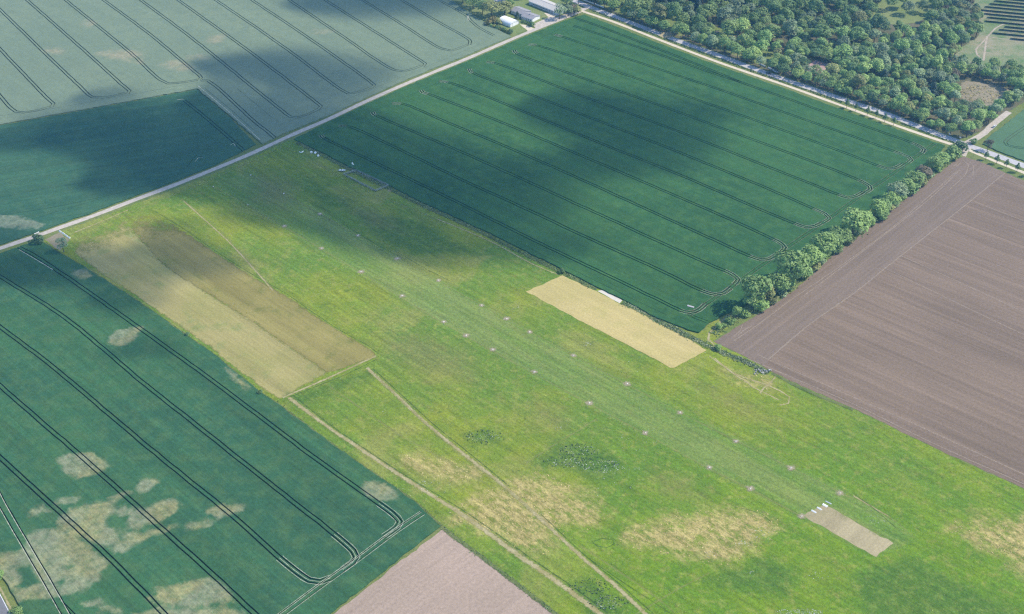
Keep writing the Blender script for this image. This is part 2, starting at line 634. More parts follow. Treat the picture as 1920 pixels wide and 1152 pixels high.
# tram lines -------------------------------------------------------
TR_C = [
    [(1077, 35), (1100, 42.5), (1250, 100), (1350, 140), (1400, 160), (1460, 181), (1580, 224), (1700, 266), (1722, 275), (1732, 282), (1728, 289)],
    [(1075, 50), (1090, 55), (1225, 100), (1325, 135), (1393, 157.5)],
    [(1040, 66), (1050, 69), (1100, 86), (1225, 128), (1350, 170), (1440, 202), (1580, 251), (1685, 289), (1704, 297), (1708, 302), (1702, 307)],
    [(990, 85), (1002, 86), (1100, 117), (1225, 160), (1350, 204), (1440, 236), (1580, 287), (1645, 312), (1665, 318), (1680, 316), (1692, 309)],
    [(964, 96), (966, 100), (975, 105), (1100, 151), (1250, 204), (1350, 241), (1440, 274), (1570, 323), (1615, 342), (1630, 351), (1632, 357), (1622, 363)],
    [(912, 118), (927, 120), (1100, 185), (1250, 240), (1350, 279), (1440, 315), (1530, 350), (1572, 367), (1590, 372.5), (1605, 369), (1618, 362)],
    [(880, 131), (882, 136), (894, 142), (1000, 181), (1100, 220), (1250, 278), (1350, 319), (1440, 356), (1525, 393), (1547, 403), (1555, 411), (1545, 418)],
    [(823, 154), (840, 156), (920, 186), (1100, 260), (1250, 320), (1350, 362), (1440, 401), (1490, 421), (1510, 428), (1528, 426), (1540, 420)],
    [(790, 171), (793, 175), (803, 178), (840, 192), (940, 231), (1100, 298), (1250, 362), (1350, 405), (1440, 446), (1462, 457), (1471, 466), (1464, 474)],
    [(735, 196), (752, 196), (840, 232), (940, 273), (1100, 343), (1240, 407), (1350, 457), (1405, 482), (1425, 488.5), (1442, 487), (1456, 478)],
    [(699, 212), (701, 216), (711, 221), (840, 276), (940, 320), (1100, 393), (1240, 457), (1340, 502), (1372, 516), (1384, 526), (1376, 535)],
    [(635, 239), (650, 238), (730, 273), (860, 336), (1000, 400), (1085, 440), (1240, 510), (1320, 549), (1340, 554.5), (1356, 552), (1370, 542)],
    [(602, 255), (605, 259), (700, 305), (860, 382), (1000, 452), (1130, 514), (1240, 567), (1275, 584), (1294, 588), (1310, 583), (1322, 572)],
]
HEAD_C = [(1752, 271), (1730, 287), (1700, 308), (1660, 337), (1620, 364), (1555, 411), (1470, 470), (1385, 530), (1330, 568), (1308, 584), (1290, 594)]
LEFT_C = [(1070, 44), (1040, 61), (990, 85), (920, 115), (840, 149), (770, 180), (700, 211), (640, 239), (600, 257), (573, 269)]
tracks_c = []
for t in TR_C:
    tracks_c += pair(t, 2.2, 0.8)
tracks_c += pair(HEAD_C, 2.1, 0.5)
tracks_c += [(smooth_line(PP(LEFT_C), 8), 0.3)]
tracks_c += pair([(1292, 592), (1305, 598), (1326, 606)], 2.1, 0.45)
tracks_c += [(smooth_line(PP([(985, 464), (1150, 545), (1250, 593)]), 20), 0.22)]

TR_A = [
    [(-60, 108), (0, 181), (20, 204), (30, 211), (45, 213), (70, 209), (95, 202)],
    [(0, 93), (90, 187), (100, 196), (96, 203)],
    [(0, 19), (80, 97), (158, 171), (173, 184), (195, 185), (236, 176)],
    [(49, 0), (150, 89), (232, 163), (243, 172), (239, 178)],
    [(121, 0), (250, 105), (300, 151), (315, 158.5), (337, 157), (370, 152)],
    [(192, 0), (280, 65), (365, 136), (377, 147), (372, 153)],
    [(378, 152.5), (390, 153), (402, 161), (480, 232), (497, 245), (519, 263)],
    [(262, 0), (360, 73), (480, 170), (530, 210), (545, 221), (560, 222), (580, 215), (598, 206)],
    [(332, 0), (480, 107), (592, 193), (602, 201), (597, 206)],
    [(402, 0), (480, 53), (560, 110), (638, 169), (653, 177), (680, 172), (698, 165)],
    [(470, 0), (560, 60), (692, 153), (702, 161), (697, 166)],
    [(540, 0), (640, 68), (740, 133), (757, 135.5), (790, 125)],
    [(607, 0), (700, 59), (788, 115), (797, 121), (792, 127)],
    [(677, 0), (760, 51), (828, 93), (845, 96.5), (878, 85)],
    [(750, 0), (820, 42), (882, 79), (880, 86)],
]
tracks_a = []
for i, t in enumerate(TR_A):
    tracks_a += pair(t if i == 6 else ext(t), 2.4, 0.8)
tracks_a += pair([(820, 0), (840, 11), (878, 34), (882, 40), (902, 56), (926, 68)], 2.3, 0.7)
tracks_a += pair([(835, -3), (872, 18), (905, 36)], 2.2, 0.5)
tracks_a += [(smooth_line(PP([(0, 219), (100, 205), (240, 180), (372, 156)]), 12), 0.25), (smooth_line(PP([(505, 243), (600, 208), (700, 168), (800, 127), (900, 84)]), 12), 0.25),
             (smooth_line(PP([(385, 168), (430, 205), (476, 246)]), 12), 0.3), (smooth_line(PP([(445, 168), (510, 222)]), 12), 0.25)]

TR_G = [
    [(28, 462), (60, 478), (120, 517), (262, 617), (380, 702), (480, 777), (595, 864), (690, 932), (735, 964), (750, 980), (744, 991), (720, 1008)],
    [(0, 520), (120, 596), (275, 725), (355, 788), (450, 864), (560, 951), (645, 1019), (662, 1035), (668, 1047), (661, 1057), (643, 1070)],
    [(0, 614), (100, 690), (215, 787), (307, 864), (440, 972), (530, 1053), (560, 1077), (580, 1090), (600, 1093), (620, 1086)],
    [(0, 725), (71, 787), (160, 864), (295, 985), (400, 1080), (475, 1150), (560, 1228)],
    [(0, 859), (100, 951), (212, 1054), (307, 1152), (400, 1250)],
]
tracks_g = []
for t in TR_G:
    tracks_g += pair(t if t[0][0] == 28 else ext(t, 120), 2.3, 0.7)
HEAD_G = [(440, 1222), (532, 1152), (610, 1094), (665, 1055), (740, 999), (792, 964)]
tracks_g += pair(HEAD_G, 2.3, 0.5)
EDGE_G = [(-40, 850), (0, 937), (50, 1025), (90, 1093), (118, 1142), (150, 1200)]
tracks_g += pair(EDGE_G, 3.2, 0.55)
tracks_g += [(smooth_line(PP([(112, 1124), (140, 1152), (175, 1190)]), 6), 0.5)]

TR_B = [[(345, 190), (375, 213), (420, 251), (452, 279), (460, 287)]]
tracks_b = pair(TR_B[0], 2.4, 0.7)
tracks_b += [(smooth_line(PP([(0, 405), (80, 394), (150, 380), (230, 362), (312, 337), (345, 325)]), 12), 0.3), (smooth_line(PP([(0, 372), (100, 353), (160, 344)]), 12), 0.25), (smooth_line(PP([(0, 340), (110, 320)]), 12), 0.25),
             (smooth_line(PP([(60, 413), (110, 398), (190, 374)]), 12), 0.28),
             (smooth_line(PP([(350, 316), (358, 305), (368, 294), (380, 296), (374, 303)]), 4), 0.5)]
tracks_i = pair([(2000, 195), (1920, 241), (1890, 262), (1884, 268), (1888, 274), (1905, 278), (1990, 284)], 2.3, 0.6)

# patches where the crop is thin ------------------------------------
PATCH_G = [
    [(108, 862), (130, 852), (175, 852), (200, 872), (207, 880), (180, 890), (148, 899), (125, 893)],
    [(255, 914), (267, 901), (285, 896), (299, 905), (292, 915), (275, 924), (262, 923)],
    [(97, 941), (125, 935), (152, 937), (142, 946), (110, 950)],
    [(52, 970), (60, 955), (84, 946), (78, 957), (94, 960), (70, 968)],
    [(107, 971), (135, 957), (160, 949), (185, 943), (200, 941), (218, 929), (245, 923), (240, 935), (217, 941), (213, 959), (198, 974), (200, 991), (220, 1000), (220, 1011), (200, 1029), (185, 1024), (160, 1012), (132, 1004), (112, 991)],
    [(221, 964), (230, 953), (254, 952), (252, 965), (233, 971)],
    [(240, 971), (267, 961), (285, 951), (300, 941), (322, 936), (335, 944), (337, 954), (325, 966), (305, 976), (282, 986), (262, 991), (245, 997), (236, 986)],
    [(222, 1005), (237, 996), (265, 1003), (305, 986), (340, 983), (325, 992), (300, 1002), (275, 1012), (255, 1024), (230, 1039), (211, 1034), (215, 1024), (237, 1014)],
    [(349, 995), (360, 983), (400, 977), (405, 971), (384, 961), (405, 950), (458, 947), (458, 957), (412, 975), (390, 990), (362, 996)],
    [(52, 1004), (75, 994), (100, 993), (125, 1004), (160, 1019), (185, 1039), (212, 1061), (190, 1074), (180, 1094), (160, 1109), (110, 1121), (65, 1126), (32, 1129), (25, 1111), (-20, 1090), (-20, 1042), (40, 1036), (50, 1025)],
    [(287, 1104), (350, 1096), (395, 1086), (410, 1094), (440, 1114), (435, 1129), (367, 1139), (312, 1138), (270, 1124), (307, 1114)],
    [(250, 1156), (300, 1144), (400, 1143), (455, 1149), (470, 1200), (250, 1200)],
    [(148, 1134), (190, 1127), (196, 1133), (160, 1139)], [(183, 1146), (226, 1141), (232, 1151), (190, 1154)],
    [(200, 640), (217, 622), (237, 619), (268, 614), (255, 637), (240, 648), (210, 650)],
    [(672, 912), (690, 904), (720, 908), (745, 925), (750, 937), (715, 941), (690, 934)],
    [(132, 508), (158, 506), (175, 519), (155, 527), (140, 521)], [(420, 690), (452, 712), (475, 735), (455, 728), (432, 706)],
]
HOLE_G = [[(22, 1065), (40, 1066), (50, 1046), (60, 1068), (73, 1084), (71, 1098), (42, 1106), (20, 1109), (38, 1097), (38, 1076)],
          [(110, 1092), (122, 1089), (122, 1096), (104, 1106)], [(118, 1060), (135, 1056), (138, 1064), (120, 1068)]]
PATCH_A = [[(178, 103), (200, 97), (235, 96), (270, 101), (262, 108), (230, 114), (205, 110)], [(80, 97), (95, 90), (118, 96), (125, 102), (103, 103)], [(155, 46), (165, 39), (178, 43), (172, 52), (160, 53)],
           [(582, 61), (598, 57), (625, 60), (612, 64), (592, 65)], [(300, 122), (325, 114), (345, 118), (362, 130), (345, 136), (322, 130)], [(252, 118), (268, 114), (270, 122)],
           [(385, 78), (405, 66), (420, 68), (418, 78), (400, 84)], [(350, 108), (380, 104), (392, 112), (360, 115)]]
PATCH_B = [[(-60, 425), (-20, 407), (20, 403), (38, 408), (42, 415), (65, 414), (92, 425), (70, 433), (30, 432), (10, 428)]]

M['crop_c'] = crop_material('winter wheat deep green', (0.0258, 0.08536, 0.02552), (0.03612, 0.1067, 0.02888), (0.0473, 0.1153, 0.03022), (0.14, 0.194, 0.0511), streak=0.16, grain=0.32)
M['crop_b'] = crop_material('wheat blue green', (0.030, 0.090, 0.050), (0.040, 0.105, 0.055), (0.050, 0.110, 0.055), (0.17, 0.20, 0.13), ang=R(20), streak=0.16, grain=0.32)
M['crop_a'] = crop_material('glaucous barley', (0.1479, 0.1938, 0.1224), (0.167, 0.2104, 0.1298), (0.1383, 0.1857, 0.1224), (0.2863, 0.264, 0.1632), streak=0.06, grain=0.2, patch_noise=12, soft=5.0)
M['crop_g'] = crop_material('wheat with thin patches', (0.03019, 0.09292, 0.0432), (0.03824, 0.1091, 0.0405), (0.05635, 0.1186, 0.045), (0.205, 0.22, 0.13), streak=0.2, grain=0.34, yellow=(0.25, 0.235, 0.105), patch_noise=7.5, soft=1.7)
M['crop_i'] = crop_material('young barley', (0.075, 0.1455, 0.0704), (0.085, 0.16, 0.0736), (0.07, 0.1358, 0.068), (0.2, 0.194, 0.08), streak=0.06, grain=0.14)
M['soil_f'] = soil_material('harrowed soil', (0.1727, 0.1238, 0.0868), (0.1955, 0.1398, 0.098), U_ANG + R(2), 0.13)
M['soil_fh'] = soil_material('harrowed headland', (0.1732, 0.1288, 0.09576), (0.1911, 0.1414, 0.1049), V_ANG, 0.08, 0.2)
M['soil_g2'] = soil_material('smooth drilled soil', (0.3151, 0.2387, 0.1815), (0.3533, 0.2647, 0.2033), V_ANG, 0.07, 0.1)

none_patch = {'patch': lambda xy: np.full(len(xy), -50.0)}
field_mesh('barley_field', PP(FIELD_A), [M['crop_a'], M['soil_shade']], tracks_a, 0.75, 9, {'patch': union_sdf(PATCH_A)})
field_mesh('wheat_field', PP(FIELD_B), [M['crop_b'], M['soil_shade']], tracks_b, 0.65, 9, {'patch': union_sdf(PATCH_B)})
field_mesh('wheat_field', PP(FIELD_C), [M['crop_c'], M['soil_shade']], tracks_c, 0.75, 0, none_patch)
field_mesh('wheat_field', PP(FIELD_G), [M['crop_g'], M['soil_shade']], tracks_g, 0.7, 3.2, {'patch': union_sdf(PATCH_G, HOLE_G)})
field_mesh('barley_field', PP(FIELD_I), [M['crop_i'], M['soil_track']], tracks_i, 0.7, 0, none_patch)
field_mesh('ploughed_field', PP(FIELD_F), [M['soil_f']], (), 0.0, 0, None, 0.02)
field_mesh('ploughed_field', PP(FIELD_G2), [M['soil_g2']], (), 0.0, 0, None, 0.02)
head_f = [(1340, 641), (1420, 591), (1490, 546), (1560, 481), (1610, 444), (1680, 388), (1740, 341), (1790, 303), (1806, 295), (1835, 303), (1868, 318), (1884, 325), (1810, 385), (1740, 440), (1660, 503), (1600, 551), (1520, 607), (1470, 650), (1432, 686), (1400, 669)]
sheet('field_headland', PP(head_f), M['soil_fh'], 0.028, amp=0.15)
M['soil_line'] = worn('pale soil wheel mark', (0.357, 0.28, 0.2108), (0.408, 0.32, 0.238), 0.2, 0.9, 0.7, amt=0.6)
for i, pts in enumerate([[(1884, 325), (1810, 385), (1740, 440), (1660, 503), (1600, 551), (1520, 607), (1440, 675)], [(1795, 320), (1740, 370), (1650, 445), (1560, 510), (1480, 565), (1420, 610), (1375, 640)],
                         [(1800, 318), (1760, 358), (1700, 408), (1620, 470), (1500, 560)], [(1806, 300), (1816, 310), (1812, 325), (1780, 356)], [(1812, 298), (1826, 312), (1824, 330)], [(1788, 312), (1797, 304)], [(1793, 313), (1802, 305)],
                         [(1850, 320), (1920, 350), (2000, 386)], [(1820, 376), (1920, 415), (2000, 450)], [(1690, 480), (1800, 530), (1920, 586), (2000, 625)], [(1660, 503), (1760, 552), (1920, 628)],
                         [(1375, 632), (1388, 620), (1392, 610)], [(1383, 630), (1396, 618), (1410, 612)], [(1400, 672), (1480, 706), (1600, 758), (1753, 833), (1920, 908)], [(1420, 665), (1520, 710), (1680, 780), (1920, 890)]]):
    ribbon('wheel_mark', smooth_line(PP(pts), 8), 1.1 if i else 1.6, M['soil_line'], 0.034 + 0.0011 * i)

# ------------------------------------------------------------------ the airfield meadow
DRY = [
    [(838, 972), (860, 955), (900, 925), (950, 916), (965, 895), (1000, 885), (1040, 900), (1080, 925), (1122, 936), (1136, 950), (1128, 972), (1112, 996), (1070, 985), (1050, 1000), (1020, 1035), (960, 1020), (900, 990), (862, 982)],
    [(1168, 1015), (1200, 985), (1260, 966), (1330, 961), (1400, 952), (1452, 972), (1458, 990), (1430, 1022), (1380, 1052), (1330, 1056), (1270, 1035), (1200, 1030)],
    [(1786, 992), (1800, 980), (1850, 974), (1920, 972), (2020, 990), (1990, 1060), (1915, 1076), (1880, 1050), (1830, 1020)],
    [(740, 868), (770, 858), (840, 862), (890, 878), (905, 890), (860, 900), (800, 893)],
    [(1350, 690), (1400, 706), (1450, 712), (1440, 728), (1390, 716)],
]
LUSH = [
    [(985, 870), (1040, 825), (1100, 838), (1160, 860), (1170, 895), (1120, 905), (1060, 880), (1020, 882)],
    [(860, 815), (900, 805), (950, 815), (940, 830), (890, 832)],
    [(1370, 1060), (1450, 1040), (1500, 1075), (1470, 1120), (1380, 1110), (1300, 1090)],
    [(1060, 1100), (1110, 1080), (1180, 1150), (1120, 1200)],
    [(1600, 1080), (1700, 1040), (1920, 1150), (1920, 1300), (1650, 1250)],
    [(980, 915), (1010, 940), (1015, 958), (995, 945)], [(925, 945), (950, 925), (975, 935), (950, 955)],
    [(520, 745), (700, 690), (720, 700), (560, 770)],
    [(560, 330), (640, 370), (700, 400), (600, 390)], [(1690, 890), (1730, 880), (1720, 905)],
    [(650, 380), (800, 420), (900, 480), (780, 480), (680, 430)],
]
RUNWAY = [(400, 344), (465, 322), (600, 396), (750, 484), (900, 568), (1075, 662), (1275, 768), (1484, 872), (1640, 950), (1720, 1010), (1640, 1046), (1505, 975), (1407, 922), (1210, 818), (1105, 762), (923, 662), (832, 610), (677, 516), (533, 430)]
BROWNISH = [[(480, 320), (560, 340), (540, 400), (470, 380)], [(700, 640), (780, 620), (880, 660), (900, 720), (800, 720)], [(1220, 880), (1300, 900), (1330, 940), (1240, 930)], [(1290, 720), (1370, 735), (1480, 800), (1400, 790)],
            [(640, 375), (720, 395), (760, 440), (690, 425)], [(1000, 740), (1080, 780), (1050, 820), (980, 790)]]
b = NB('airfield meadow')
fine = b.noise(0.62, 5, 0.8)
streak = b.noise(1.0, 4, 0.65, b.map(U_ANG, (0.03, 0.33, 1)))
streak2 = b.noise(1.0, 4, 0.6, b.map(U_ANG, (0.006, 0.09, 1)))
mott = b.noise(0.045, 5, 0.62)
mott2 = b.noise(0.19, 5, 0.68)
big = b.noise(0.012, 4, 0.5)
col = b.mix(b.step(mott, 0.36, 0.64), (0.198, 0.2322, 0.02), (0.1464, 0.2052, 0.018))
col = b.mix(b.step(big, 0.40, 0.60, 0, 0.85), col, (0.098, 0.180, 0.020))
col = b.mix(b.step(b.noise(0.021, 5, 0.6, dist=0.5), 0.52, 0.66, 0, 0.6), col, (0.25, 0.24, 0.06))
col = b.mix(b.step(b.attr('near'), 0.0, 1.0, 0.0, 0.85), col, b.mix(b.step(mott, 0.36, 0.64), (0.135, 0.220, 0.009), (0.092, 0.185, 0.010)))
col = b.mix(b.step(mott2, 0.48, 0.70, 0, 0.7), col, (0.235, 0.245, 0.052))
col = b.mix(b.step(b.noise(0.11, 5, 0.7), 0.58, 0.74, 0, 0.65), col, (0.0624, 0.1134, 0.015))


def soft(attr, amp, lo, hi, sc=0.12):
    return b.step(b.math('MULTIPLY_ADD', b.math('SUBTRACT', b.noise(sc, 5, 0.68, dist=0.4), 0.5), amp, b.attr(attr)), lo, hi)


rw = soft('runway', 5.0, -2.5, 3.0)
col = b.mix(b.math('MULTIPLY', rw, 0.6), col, b.mix(b.step(streak2, 0.38, 0.62), (0.105, 0.185, 0.034), (0.185, 0.228, 0.066)))
col = b.mix(b.math('MULTIPLY', soft('lush', 12.0, -4, 6), 0.8), col, b.mix(b.step(mott2, 0.42, 0.62), (0.0576, 0.1242, 0.015), (0.102, 0.1674, 0.025)))
col = b.mix(b.math('MULTIPLY', soft('brown', 26.0, -8, 12), 0.42), col, (0.20, 0.165, 0.065))
dry = soft('dry', 34.0, -6, 7, 0.06)
dstreak = b.noise(1.0, 6, 0.78, b.map(U_ANG, (0.17, 0.32, 1)))
dry = b.math('MULTIPLY', dry, b.step(b.math('ADD', b.math('MULTIPLY', dstreak, 0.6), b.math('MULTIPLY', b.noise(0.11, 6, 0.75), 0.4)), 0.40, 0.54, 0.25, 1.0))
col = b.mix(dry, col, b.mix(b.step(dstreak, 0.38, 0.62), (0.23, 0.19, 0.06), (0.41, 0.335, 0.125)))
flecks = b.noise(1.0, 4, 0.7, b.map(U_ANG, (0.22, 0.5, 1)))
col = b.mix(b.step(flecks, 0.60, 0.70, 0, 0.6), col, (0.045, 0.09, 0.018))
col = b.mix(b.step(flecks, 0.40, 0.30, 0, 0.5), col, (0.26, 0.29, 0.075))
col = b.gain(col, b.step(fine, 0.25, 0.75, 0.52, 1.48, False))
col = b.gain(col, b.step(streak, 0.25, 0.75, 0.74, 1.26, False))
b.color(col)
b.bump(b.math('ADD', b.noise(1.3, 3, 0.75), streak), 0.8, 0.4)
M['meadow'] = b.m


def near_attr(xy):
    px = to_px(xy)
    return np.clip((px[:, 1] - 640) / 420, 0, 1) * np.clip((px[:, 0] - 820) / 420, 0, 1)


AIR = PP(AIRFIELD)
sheet('airfield', AIR, M['meadow'], 0.0, amp=0.4, grid=4.0, attrs={
    'dry': union_sdf(DRY), 'lush': union_sdf(LUSH), 'brown': union_sdf(BROWNISH), 'runway': union_sdf([RUNWAY]), 'near': near_attr})


def hay(name, c1, c2, c3, ang, streak=0.2, fade=False):
    b = NB(name)
    col = b.mix(b.step(b.noise(0.02, 4), 0.38, 0.62), c1, c2)
    col = b.mix(b.step(b.noise(0.06, 5, 0.65), 0.5, 0.72, 0, 0.7), col, c3)
    s1 = b.noise(1.0, 4, 0.6, b.map(ang, (0.006, 0.16, 1)))
    s2 = b.noise(1.0, 3, 0.6, b.map(ang, (0.05, 0.8, 1)))
    col = b.gain(col, b.step(s1, 0.28, 0.72, 1 - streak, 1 + streak, False))
    col = b.gain(col, b.step(s2, 0.28, 0.72, 1 - streak * .6, 1 + streak * .6, False))
    col = b.gain(col, b.step(b.noise(0.8, 4, 0.75), 0.25, 0.75, 0.78, 1.22, False))
    b.color(col)
    b.bump(b.noise(1.3, 3, 0.75), 0.5, 0.25)
    if fade:
        v = b.math('ADD', b.attr('edge'), b.math('MULTIPLY', b.math('SUBTRACT', b.noise(0.2, 5, 0.7), 0.5), 1.3))
        b.alpha(b.math('MULTIPLY', b.step(v, 0.15, 0.75), 0.92))
    return b.m


def mown_edge(poly):
    pw = PP(poly)
    end = smooth_line(PP([(110, 445), (165, 425), (225, 400), (262, 385), (320, 400)]), 8)

    def fn(xy):
        return np.clip(np.minimum(sdf_poly(xy, pw) / 1.6, dist_line(xy, end) / 45.0), 0, 1)
    return fn


M['hay_pale'] = hay('mown pale meadow', (0.285, 0.258, 0.085), (0.335, 0.288, 0.108), (0.165, 0.225, 0.062), U_ANG, 0.14, True)
M['hay_brown'] = hay('mown brown meadow', (0.228, 0.196, 0.058), (0.272, 0.230, 0.072), (0.1334, 0.1495, 0.0297), U_ANG, 0.16, True)
M['straw'] = hay('fresh straw', (0.4026, 0.3311, 0.1271), (0.4484, 0.3612, 0.1476), (0.366, 0.3182, 0.1066), U_ANG, 0.09)
M['bare_strip'] = hay('bare stony ground', (0.30, 0.25, 0.14), (0.37, 0.31, 0.18), (0.19, 0.19, 0.07), V_ANG, 0.12)
MOWN_1 = [(130, 446), (165, 430), (229, 403), (274, 455), (316, 500), (396, 552), (481, 606), (616, 699), (524, 750), (487, 728), (440, 691), (400, 658), (350, 623), (250, 553), (186, 512), (140, 478)]
MOWN_2 = [(227, 404), (262, 389), (290, 397), (345, 432), (400, 470), (470, 515), (540, 555), (580, 584), (640, 622), (692, 652), (708, 664), (700, 673), (614, 702), (475, 607), (390, 553), (308, 501), (266, 456)]
sheet('mown_meadow', PP(MOWN_1), M['hay_pale'], 0.012, amp=0.6, grid=3.0, attrs={'edge': mown_edge(MOWN_1)})
sheet('mown_meadow', PP(MOWN_2), M['hay_brown'], 0.016, amp=0.6, grid=3.0, attrs={'edge': mown_edge(MOWN_2)})
M['bare_tri'] = hay('bare trampled corner', (0.22, 0.19, 0.12), (0.26, 0.22, 0.15), (0.18, 0.18, 0.09), U_ANG, 0.1)
sheet('straw_field', PP([(986, 547), (1054, 516.5), (1119, 546.5), (1162, 570), (1190, 579), (1230, 604), (1280, 630), (1325, 657), (1264, 690), (1256, 690), (1235, 677), (1100, 608)]), M['straw'], 0.05, amp=0.25)
sheet('concrete_slab', PP([(1120, 546), (1129, 544), (1167, 563.5), (1162, 569)]), M['concrete'], 0.06, amp=0.1)
sheet('bare_ground', PP([(1507, 967), (1545, 947), (1560, 953), (1605, 980), (1675, 1019), (1643, 1045), (1590, 1015)]), M['bare_strip'], 0.02, amp=0.5)
sheet('bare_ground', PP([(84, 450), (112, 436), (131, 450), (113, 470)]), M['bare_tri'], 0.02, amp=0.5)

# worn tracks, rank edges -------------------------------------------
TRK = [
    ('worn_track', 3.6, [(541, 745), (600, 790), (680, 845), (760, 898), (855, 957)]), ('worn_track', 4.6, [(850, 953), (905, 992), (970, 1040), (1040, 1088), (1110, 1140), (1180, 1195)]),
    ('worn_track', 3.4, [(688, 690), (740, 738), (800, 795), (870, 852), (945, 912), (1010, 970), (1080, 1035), (1150, 1095), (1225, 1165)]),
    ('faint_track', 4.0, [(700, 700), (780, 778), (860, 850), (950, 918), (1000, 960)]),
    ('faint_track', 3.6, [(610, 720), (680, 768), (760, 822), (850, 872), (930, 918)]), ('faint_track', 3.2, [(1085, 1022), (1150, 1065), (1230, 1120), (1300, 1180)]),
    ('faint_track', 3.0, [(341, 374), (400, 420), (455, 478), (510, 540)]), ('worn_track', 1.6, [(345, 378), (372, 402), (430, 455), (512, 545)]),
    ('faint_track', 3.0, [(535, 277), (600, 311), (682, 356), (750, 383), (820, 411), (920, 453), (1000, 496), (1046, 515)]), ('worn_track', 1.5, [(820, 411), (920, 453), (1000, 496), (1046, 515)]),
    ('faint_track', 3.0, [(400, 350), (533, 426), (677, 512), (832, 606), (923, 658), (1105, 758), (1210, 814), (1330, 879), (1407, 918), (1505, 970)]), ('faint_track', 2.6, [(470, 328), (600, 401), (745, 485), (903, 573), (1075, 667), (1275, 774), (1484, 878), (1600, 936)]),
    ('faint_track', 2.6, [(1120, 785), (1080, 810), (1030, 840), (985, 870)]), ('faint_track', 2.4, [(1330, 1075), (1280, 1100), (1180, 1160)]),
    ('worn_track', 1.4, [(1330, 668), (1360, 690), (1385, 708), (1400, 716), (1412, 727), (1440, 740), (1460, 750)]), ('worn_track', 1.6, [(1340, 672), (1375, 700), (1400, 710), (1440, 723), (1480, 745), (1478, 757), (1462, 760)]),
    ('worn_track', 1.5, [(1425, 738), (1432, 728), (1445, 718), (1455, 705)]), ('faint_track', 2.0, [(1455, 700), (1475, 720), (1490, 745), (1500, 752)]),
    ('worn_track', 2.2, [(1328, 640), (1330, 625), (1345, 610), (1368, 592)]), ('worn_track', 1.0, [(1333, 622), (1350, 603), (1366, 590)]), ('worn_track', 1.8, [(1327, 635), (1340, 648), (1360, 660)]),
    ('faint_track', 1.8, [(1460, 704), (1560, 758), (1650, 805)]), ('faint_track', 3.5, [(120, 446), (250, 396), (400, 335), (530, 276)]),
    ('worn_track', 1.6, [(140, 436), (190, 416), (240, 394)]),
    ('faint_track', 2.0, [(440, 585), (500, 625), (560, 665), (612, 700)]), ('faint_track', 2.2, [(445, 592), (470, 586), (480, 596)]),
    ('worn_track', 2.2, [(530, 746), (620, 707), (705, 668)]),
    ('worn_track', 1.4, [(1600, 930), (1625, 945), (1665, 968)]), ('faint_track', 1.5, [(1610, 935), (1660, 965), (1700, 995)]),
]
for i, (m, w, pts) in enumerate(TRK):
    ribbon('worn_path', smooth_line(PP(pts), 6), w, M[m], 0.03 + i * 0.0012)
DRK = [
    (1.6, [(550, 742), (610, 790), (690, 846), (770, 898), (860, 952), (930, 1000), (1000, 1050), (1080, 1105), (1140, 1150)]), (1.5, [(700, 692), (750, 738), (812, 795), (880, 850), (955, 912)]), (1.3, [(1015, 965), (1095, 1040), (1165, 1098), (1235, 1160)]),
    (1.2, [(290, 396), (345, 430), (400, 468), (470, 513), (540, 553), (582, 583), (640, 621), (694, 651), (710, 664)]), (1.3, [(540, 746), (600, 722), (650, 702), (706, 674)]),
    (1.4, [(940, 455), (1000, 488), (1046, 512)]), (1.6, [(1185, 577), (1240, 607), (1285, 631), (1328, 655)]), (1.0, [(640, 418), (700, 455), (760, 487)]), (0.9, [(740, 470), (800, 505), (850, 530)]),
    (1.3, [(1460, 708), (1500, 730), (1540, 748)]), (1.0, [(1600, 925), (1640, 955), (1680, 990)]), (1.0, [(1390, 953), (1430, 965), (1445, 978)]),
    (1.2, [(1112, 1018), (1122, 1025), (1140, 1027), (1152, 1020), (1148, 1012), (1130, 1010), (1114, 1015)]),
    (1.2, [(1100, 1045), (1180, 1100), (1260, 1152), (1300, 1180)]),
]
for i, (w, pts) in enumerate(DRK):
    ribbon('rank_grass', smooth_line(PP(pts), 5), w, M['dark_track'], 0.075 + i * 0.0012)
VERGE_L = smooth_line(PP([(84, 456), (112, 476), (160, 504), (250, 561), (350, 631), (400, 666), (440, 699), (485, 736), (522, 760), (615, 830), (670, 869), (777, 942), (830, 990), (915, 1054), (1046, 1155), (1200, 1275)]), 6)
VERGE_R = smooth_line(PP([(556, 267), (600, 289), (650, 315), (740, 359), (800, 389), (860, 416), (900, 435), (940, 455), (990, 480), (1052, 510), (1118, 543)]), 6)
VERGE_D = smooth_line(PP([(1168, 567), (1200, 582), (1227, 598), (1290, 630), (1320, 645), (1345, 657), (1400, 680), (1440, 700)]), 6)
ribbon('verge', VERGE_L, 3.2, M['verge'], 0.1)
ribbon('verge', VERGE_R, 4.4, M['verge'], 0.1)
ribbon('verge', VERGE_D, 5.5, M['verge'], 0.1)
ribbon('verge', smooth_line(PP([(1447, 700), (1483, 719), (1560, 753), (1600, 769)]), 6), 2.6, M['verge'], 0.1)

